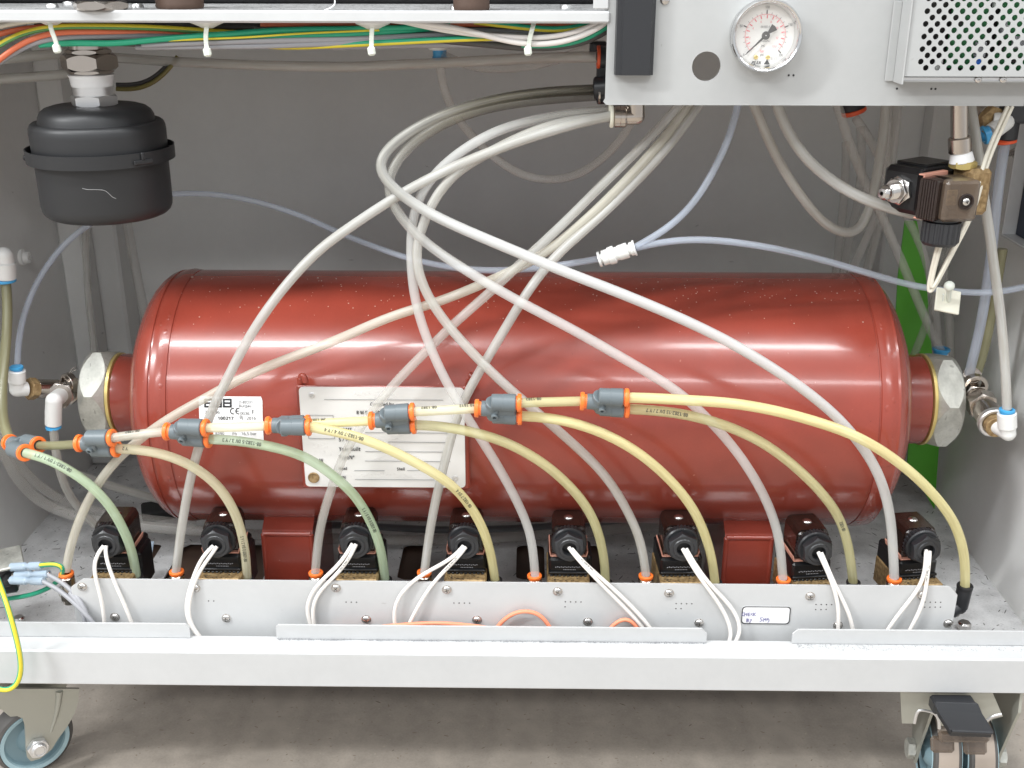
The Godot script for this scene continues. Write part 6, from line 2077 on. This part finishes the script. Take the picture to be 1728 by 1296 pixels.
func small_things() -> void:
	# green sheet leaning in the right rear corner
	var s := Shape.new()
	var o := P(1550, 600, -0.33)
	var pl := PackedVector2Array()
	for q in [[1526, 372], [1546, 372], [1560, 440], [1567, 540], [1576, 640], [1584, 745], [1576, 858], [1530, 782], [1536, 700], [1524, 600], [1510, 540], [1514, 470]]:
		var p := P(q[0], q[1], -0.33) - o
		pl.append(Vector2(p.x, p.y))
	s.slab(pl, Transform3D(Basis(), o), 0.002)
	solo("green_sheet", s, M.green_sheet, "bright green sheet standing behind the tank's right neck", "sheet")
	# brown valve under the panel on the right
	var ax := Vector3(-0.8, 0.0, 0.6)
	var side := Vector3(0.6, 0.0, 0.8)
	var bs := Basis(ax, Vector3.UP, side)
	var ce := P(1519, 321, -0.085) - ax * 0.026
	var t := thing("drain_valve", "dark brown solenoid valve with a silver threaded tip, hanging under the panel on the right", "valve", ce - Vector3(0, 0.02, 0))
	s = Shape.new()
	s.box(ce, Vector3(0.052, 0.036, 0.036), 0.004, bs)
	s.box(ce + bs * Vector3(-0.004, 0.0186, -0.002), Vector3(0.034, 0.003, 0.028), 0.001, bs)
	for k in 12:
		s.box(ce + bs * Vector3(0.022 - k * 0.0022, 0.0178, 0.0166), Vector3(0.0011, 0.0016, 0.0016), 0.0003, bs)
		s.box(ce + bs * Vector3(0.022 - k * 0.0022, -0.0178, 0.0166), Vector3(0.0011, 0.0016, 0.0016), 0.0003, bs)
	part(t, "coil", s, M.coil_black)
	s = Shape.new()
	var tip := ce + ax * 0.026
	s.nut(tip, ax, 0.0115, 0.0035, 0.2, 0.4)
	s.cyl(tip, tip + ax * 0.006, 0.0092)
	s.nut(tip + ax * 0.0045, ax, 0.0105, 0.003, 0.5, 0.4)
	for k in 6:
		s.lathe(tip + ax * (0.0075 + k * 0.0014), ax, [Vector2(0, 0.0056), Vector2(0.0005, 0.0064), Vector2(0.001, 0.0056)], 20)
	s.cyl(tip + ax * 0.006, tip + ax * 0.0165, 0.0056)
	s.lathe(tip + ax * 0.0165, ax, [Vector2(0, 0.005), Vector2(0.0012, 0.0058), Vector2(0.004, 0.0056), Vector2(0.0066, 0.0038), Vector2(0.0068, 0.0016), Vector2(0.003, 0.0014)], 20)
	part(t, "threaded_tip", s, M.steel)
	var cc := P(1606, 334, -0.062)
	s = Shape.new()
	var gk := cc - side * 0.016 + ax * 0.0005
	s.box(gk, Vector3(0.031, 0.0335, 0.0012), 0.0005, bs)
	for y in [-0.0172, 0.0172]:
		s.box(gk + Vector3(0, y * 0.97, 0) - side * 0.002, Vector3(0.031, 0.0012, 0.005), 0.0004, bs)
	part(t, "gasket", s, M.gasket)
	s = Shape.new()
	var rb := Basis(Vector3(0.985, 0, -0.17).normalized(), Vector3.UP, Vector3(0.17, 0, 0.985).normalized())
	s.box(cc, Vector3(0.0285, 0.031, 0.03), 0.0022, rb)
	part(t, "connector_housing", s, M.smoked_clear)
	s = Shape.new()
	s.box(cc + ax * 0.012 - side * 0.007, Vector3(0.02, 0.031, 0.0165), 0.001, bs)
	for k in 6:
		s.box(cc + ax * 0.0222 - side * (0.012 - k * 0.0022), Vector3(0.0008, 0.0305, 0.0009), 0.0, bs)
	part(t, "ribbed_back", s, M.smoked_plastic)
	s = Shape.new()
	s.box(cc + Vector3(-0.004, 0.002, -0.004), Vector3(0.016, 0.022, 0.016), 0.001, rb)
	part(t, "terminal_block", s, M.board_dark)
	s = Shape.new()
	s.box(cc + rb * Vector3(-0.0075, 0.003, 0.0125), Vector3(0.009, 0.012, 0.002), 0.001, rb)
	part(t, "copper_contact", s, M.brass)
	s = Shape.new()
	var fz := rb.z
	var fs := cc + fz * 0.0152 + rb.x * 0.003
	s.lathe(fs, fz, [Vector2(-0.001, 0.0062), Vector2(0.0006, 0.0062), Vector2(0.0008, 0.0052), Vector2(-0.0002, 0.0046), Vector2(-0.0002, 0)], 24)
	part(t, "screw_seat", s, M.smoked_plastic)
	s = Shape.new()
	s.ball(fs + fz * 0.0002, 0.0031, 16, fz, 0.5)
	part(t, "screw", s, M.steel)
	s = Shape.new()
	s.box(fs + fz * 0.0018, Vector3(0.0026, 0.0006, 0.0003), 0.0, rb * Basis(Vector3.BACK, 0.5))
	s.box(fs + fz * 0.0018, Vector3(0.0006, 0.0026, 0.0003), 0.0, rb * Basis(Vector3.BACK, 0.5))
	part(t, "cross_slot", s, M.screw_slot)
	s = Shape.new()
	var gb := P(1590, 372, -0.062)
	s.knurl(gb + Vector3(0, -0.0005, 0), Vector3.DOWN, 0.0144, 0.0155, 22, 0.0008)
	s.cyl(gb + Vector3(0, 0.004, 0), gb, 0.0118)
	s.lathe(gb + Vector3(0, -0.016, 0), Vector3.DOWN, [Vector2(0, 0.014), Vector2(0.0024, 0.0125), Vector2(0.003, 0)], 28)
	part(t, "cable_gland", s, M.black_plastic)
	s = Shape.new()
	s.box(P(1637, 320, -0.085), Vector3(0.02, 0.036, 0.026), 0.003, rb)
	part(t, "brass_body", s, M.brass)
	# nickel riser that feeds it
	var p0 := P(1619, 172, -0.085)
	var p1 := P(1619, 236, -0.085)
	t = thing("riser_pipe", "vertical nickel pipe with white thread tape going up from the brown valve", "pipe", P(1620, 282, -0.085))
	s = Shape.new()
	s.cyl(p0, p1, 0.0064, -1, 0.0005, 28)
	s.cyl(P(1619, 231, -0.085), P(1620, 258, -0.085), 0.0085, -1, 0.0009, 28)
	part(t, "nickel_pipe", s, M.nickel)
	s = Shape.new()
	s.cyl(P(1622, 257, -0.085), P(1623, 274, -0.085), 0.0082, 0.0094, 0.0008, 24)
	part(t, "thread_tape", s, M.thread_tape)
	s = Shape.new()
	s.nut(P(1624, 284, -0.085), Vector3.UP, 0.0105, 0.006, 0.2)
	part(t, "brass_nut", s, M.bright_brass)
	# fitting at the upper right, behind the white hose
	t = thing("wall_fitting", "nickel fitting with a white blue collared elbow under the panel's right end", "fitting", P(1668, 205, -0.15))
	s = Shape.new()
	var a0 := P(1640, 196, -0.17)
	var a1 := P(1678, 205, -0.145)
	s.cyl(a0, a0.lerp(a1, 0.75), 0.0115, -1, 0.001, 28)
	part(t, "nickel_body", s, M.nickel)
	s = Shape.new()
	s.nut(a0.lerp(a1, 0.72), a1 - a0, 0.0125, 0.007, 0.2, 0.5)
	part(t, "brass_nut", s, M.brass)
	s = Shape.new()
	elbow(s, a0.lerp(a1, 0.9), P(1696, 206, -0.145), P(1672, 224, -0.14), 0.0072)
	part(t, "white_elbow", s, M.white_plastic)
	s = Shape.new()
	collar(s, P(1664, 227, -0.14), (P(1650, 232, -0.14) - P(1672, 224, -0.14)).normalized(), 0.0075)
	part(t, "blue_collar", s, M.blue_plastic)
	t = thing("black_elbow", "black elbow with a red collar above the wide light blue hose", "hose fitting", P(1700, 215, -0.15))
	s = Shape.new()
	s.cyl(P(1698, 236, -0.15), P(1705, 190, -0.15), 0.0085, -1, 0.001, 22)
	s.box(P(1712, 186, -0.15), Vector3(0.02, 0.02, 0.018), 0.002)
	part(t, "body", s, M.black_plastic)
	s = Shape.new()
	collar(s, P(1697, 236, -0.15), P(1697, 244, -0.15) - P(1697, 236, -0.15), 0.0085)
	part(t, "collar", s, M.red_plastic)
	t = thing("red_fitting", "dark fitting with a red rim peeking under the panel, above the right rear hoses", "fitting", P(1437, 190, -0.24))
	s = Shape.new()
	s.cyl(P(1437, 165, -0.24), P(1440, 186, -0.24), 0.011, -1, 0.001, 22)
	part(t, "body", s, M.hose_black)
	s = Shape.new()
	s.pipe(P(1440, 184, -0.24), P(1442, 192, -0.24), 0.0112, 0.007, 0.001, 22)
	part(t, "red_rim", s, M.red_plastic)
	# cream wires from the brown valve
	s = Shape.new()
	s.tube(path([1584, 408, -62, 1577, 435, -64, 1570, 465, -66, 1566, 486, -67, 1567, 497, -67, 1576, 488, -66, 1590, 460, -65, 1612, 418, -66, 1634, 378, -68, 1648, 345, -70, 1656, 310, -74, 1668, 268, -80, 1684, 232, -88, 1708, 180, -98]), 0.0016, 10)
	solo("cream_wire", s, M.wire_cream, "cream wire from the brown valve's gland, folded sharply below it, outer of two", "wire", "cream wires of the brown valve")
	s = Shape.new()
	s.tube(path([1589, 408, -60, 1580, 440, -62, 1573, 470, -64, 1570, 484, -65, 1573, 490, -65, 1584, 468, -64, 1602, 432, -65, 1626, 386, -67, 1642, 350, -69, 1650, 318, -72, 1661, 270, -78, 1677, 230, -86, 1700, 180, -97]), 0.0016, 10)
	solo("cream_wire", s, M.wire_cream, "cream wire from the brown valve's gland, inner of the two folded below it", "wire", "cream wires of the brown valve")
	# tie mount
	var tm := P(1599, 508, -0.125)
	t = thing("tie_mount", "cream square adhesive tie mount hanging right of the tank", "mount", tm)
	s = Shape.new()
	var tb := Basis(Vector3(0.95, 0.18, -0.1).normalized(), 0.0) if false else Basis(Vector3.BACK, -0.2) * Basis(Vector3.RIGHT, -0.55)
	s.box(tm, Vector3(0.0215, 0.0205, 0.0025), 0.0006, tb)
	part(t, "pad", s, M.cream_plastic)
	s = Shape.new()
	s.cyl(tm + tb.z * 0.001, P(1602, 486, -0.112), 0.0022)
	s.ball(P(1602, 483, -0.112), 0.0045, 14)
	s.cyl(P(1591, 508, -0.119), P(1592, 496, -0.117), 0.0009)
	part(t, "tie_head", s, M.tie_nylon)
	# studs standing on the floor pan
	for q in [[33, 1053, "small steel screw head on the scuffed floor at the left", 0.0055], [1626, 1062, "short steel stud on the scuffed floor at the plate's right end", 0.006]]:
		var b := PY(q[0], q[1], FLOOR_PAN)
		s = Shape.new()
		s.cyl(b, b + Vector3(0, 0.008, 0), q[3], -1, 0.0015, 20)
		solo("floor_stud", s, M.steel, q[2], "stud")
	# bent loop of sheet beside the plate's left end
	s = Shape.new()
	var lp := [P(103, 990, -0.062), P(101, 1000, -0.06), P(104, 1007, -0.058), P(113, 1010, -0.055), P(120, 1008, -0.052)]
	var arr: Array[Vector3] = []
	for v in lp:
		arr.append(v)
	s.tube(smooth(arr, 2), 0.0014, 8)
	solo("bracket_edge", s, M.fork_zinc, "bent metal edge showing beside the plate's left corner", "bracket")
	# plastic bag scrap in the left slot
	s = Shape.new()
	var bagp := P(249, 935, -0.16)
	s.box(bagp, Vector3(0.009, 0.026, 0.0012), 0.0004, Basis(Vector3.BACK, -0.15) * Basis(Vector3.RIGHT, -0.4))
	solo("plastic_strip", s, M.crimp_blue, "light blue plastic strip sticking up in the leftmost floor slot", "plastic strip")
	# black rubber foot under the tank's left end
	s = Shape.new()
	s.box(PY(280, 868, FLOOR_PAN) + Vector3(0, 0.006, 0), Vector3(0.05, 0.012, 0.03), 0.002, Basis(Vector3.UP, 0.35))
	solo("rubber_block", s, M.black_rubber, "black rubber block on the floor under the tank's left end", "block")
	# in the upper tray
	for q in [[292, 16, 0.0178, "brown rubber buffer on the tray, left one beside the black hose end"], [794, 18, 0.0135, "brown rubber buffer on the tray, right one near the tray's middle"]]:
		var b := PY(q[0], q[1], 0.6745)
		s = Shape.new()
		s.lathe(b - Vector3(0, 0, q[2]), Vector3.UP, [Vector2(0, 0), Vector2(0, q[2] * 0.94), Vector2(0.002, q[2]), Vector2(0.004, q[2] * 0.98), Vector2(0.045, q[2] * 1.06), Vector2(0.045, 0)], 36)
		solo("buffer_post", s, M.rust_rubber, q[3], "buffer", "brown rubber buffers on the tray")
	var hb := PY(157, 18, 0.6745) - Vector3(0, 0, 0.016)
	t = thing("hose_end", "black hose end with a nickel nut standing on the tray's left", "hose end", hb)
	s = Shape.new()
	s.nut(hb, Vector3.UP, 0.0205, 0.0062, 0.5, 0.4)
	part(t, "nickel_nut", s, M.nickel)
	s = Shape.new()
	s.cyl(hb + Vector3(0, 0.006, 0), hb + Vector3(0, 0.05, 0), 0.0128, -1, 0.001, 28)
	part(t, "hose", s, M.hose_black)
	s = Shape.new()
	for q in [[88, 13], [116, 9], [232, 13], [770, 16], [955, 15], [942, 3]]:
		var b := PY(q[0], q[1], 0.6745)
		var sc := Shape.new()
		sc.lathe(b, Vector3.UP, [Vector2(0, 0), Vector2(0, 0.0048), Vector2(0.002, 0.0046), Vector2(0.003, 0.0036), Vector2(0.0032, 0)], 20)
		solo("tray_screw", sc, M.aluminium, {88: "round screw head on the tray above the leftmost cable tie", 116: "screw head left of the black hose end, set farther back", 232: "round screw head between the hose end and the left brown foot", 770: "flat screw head at the right brown foot's left side", 955: "flat screw head near the tray's right end, front one", 942: "flat screw head near the tray's right end, farther back"}[q[0]], "screw", "screw heads on the tray")
	s = Shape.new()
	var wl := -0.527
	var wr := P(1008, 10, -0.2).x
	s.box(Vector3((wl + wr) / 2.0, 0.73, -0.235), Vector3(wr - wl, 0.11, 0.09), 0.004)
	solo("added_foam_block", s, M.black_rubber, "added black foam block that keeps the back of the upper tray dark", "foam")  # black filler added to keep the upper compartment dark
	s = Shape.new()
	s.tube(path([548, 17, -64, 556, 15, -64, 563, 11, -64, 566, 6, -64, 565, 1, -66]), 0.0006, 6)
	solo("fibre_scrap", s, M.thread_tape, "tiny white curled fibre lying on the tray's edge", "scrap")
	# dim earth wires looping behind the silencer's neck
	for q in [[[196, 150, -190, 220, 152, -192, 245, 148, -194, 268, 135, -196, 290, 112, -198, 300, 95, -200], "wire_olive", "drab olive wire looping behind the silencer's neck, outer"], [[196, 143, -194, 225, 145, -196, 250, 138, -198, 270, 124, -200, 284, 108, -202], "wire_dark", "dark wire looping behind the silencer's neck, inner"]]:
		s = Shape.new()
		s.tube(path(q[0]), 0.0019, 8)
		solo("back_wire", s, M[q[1]], q[2], "wire")
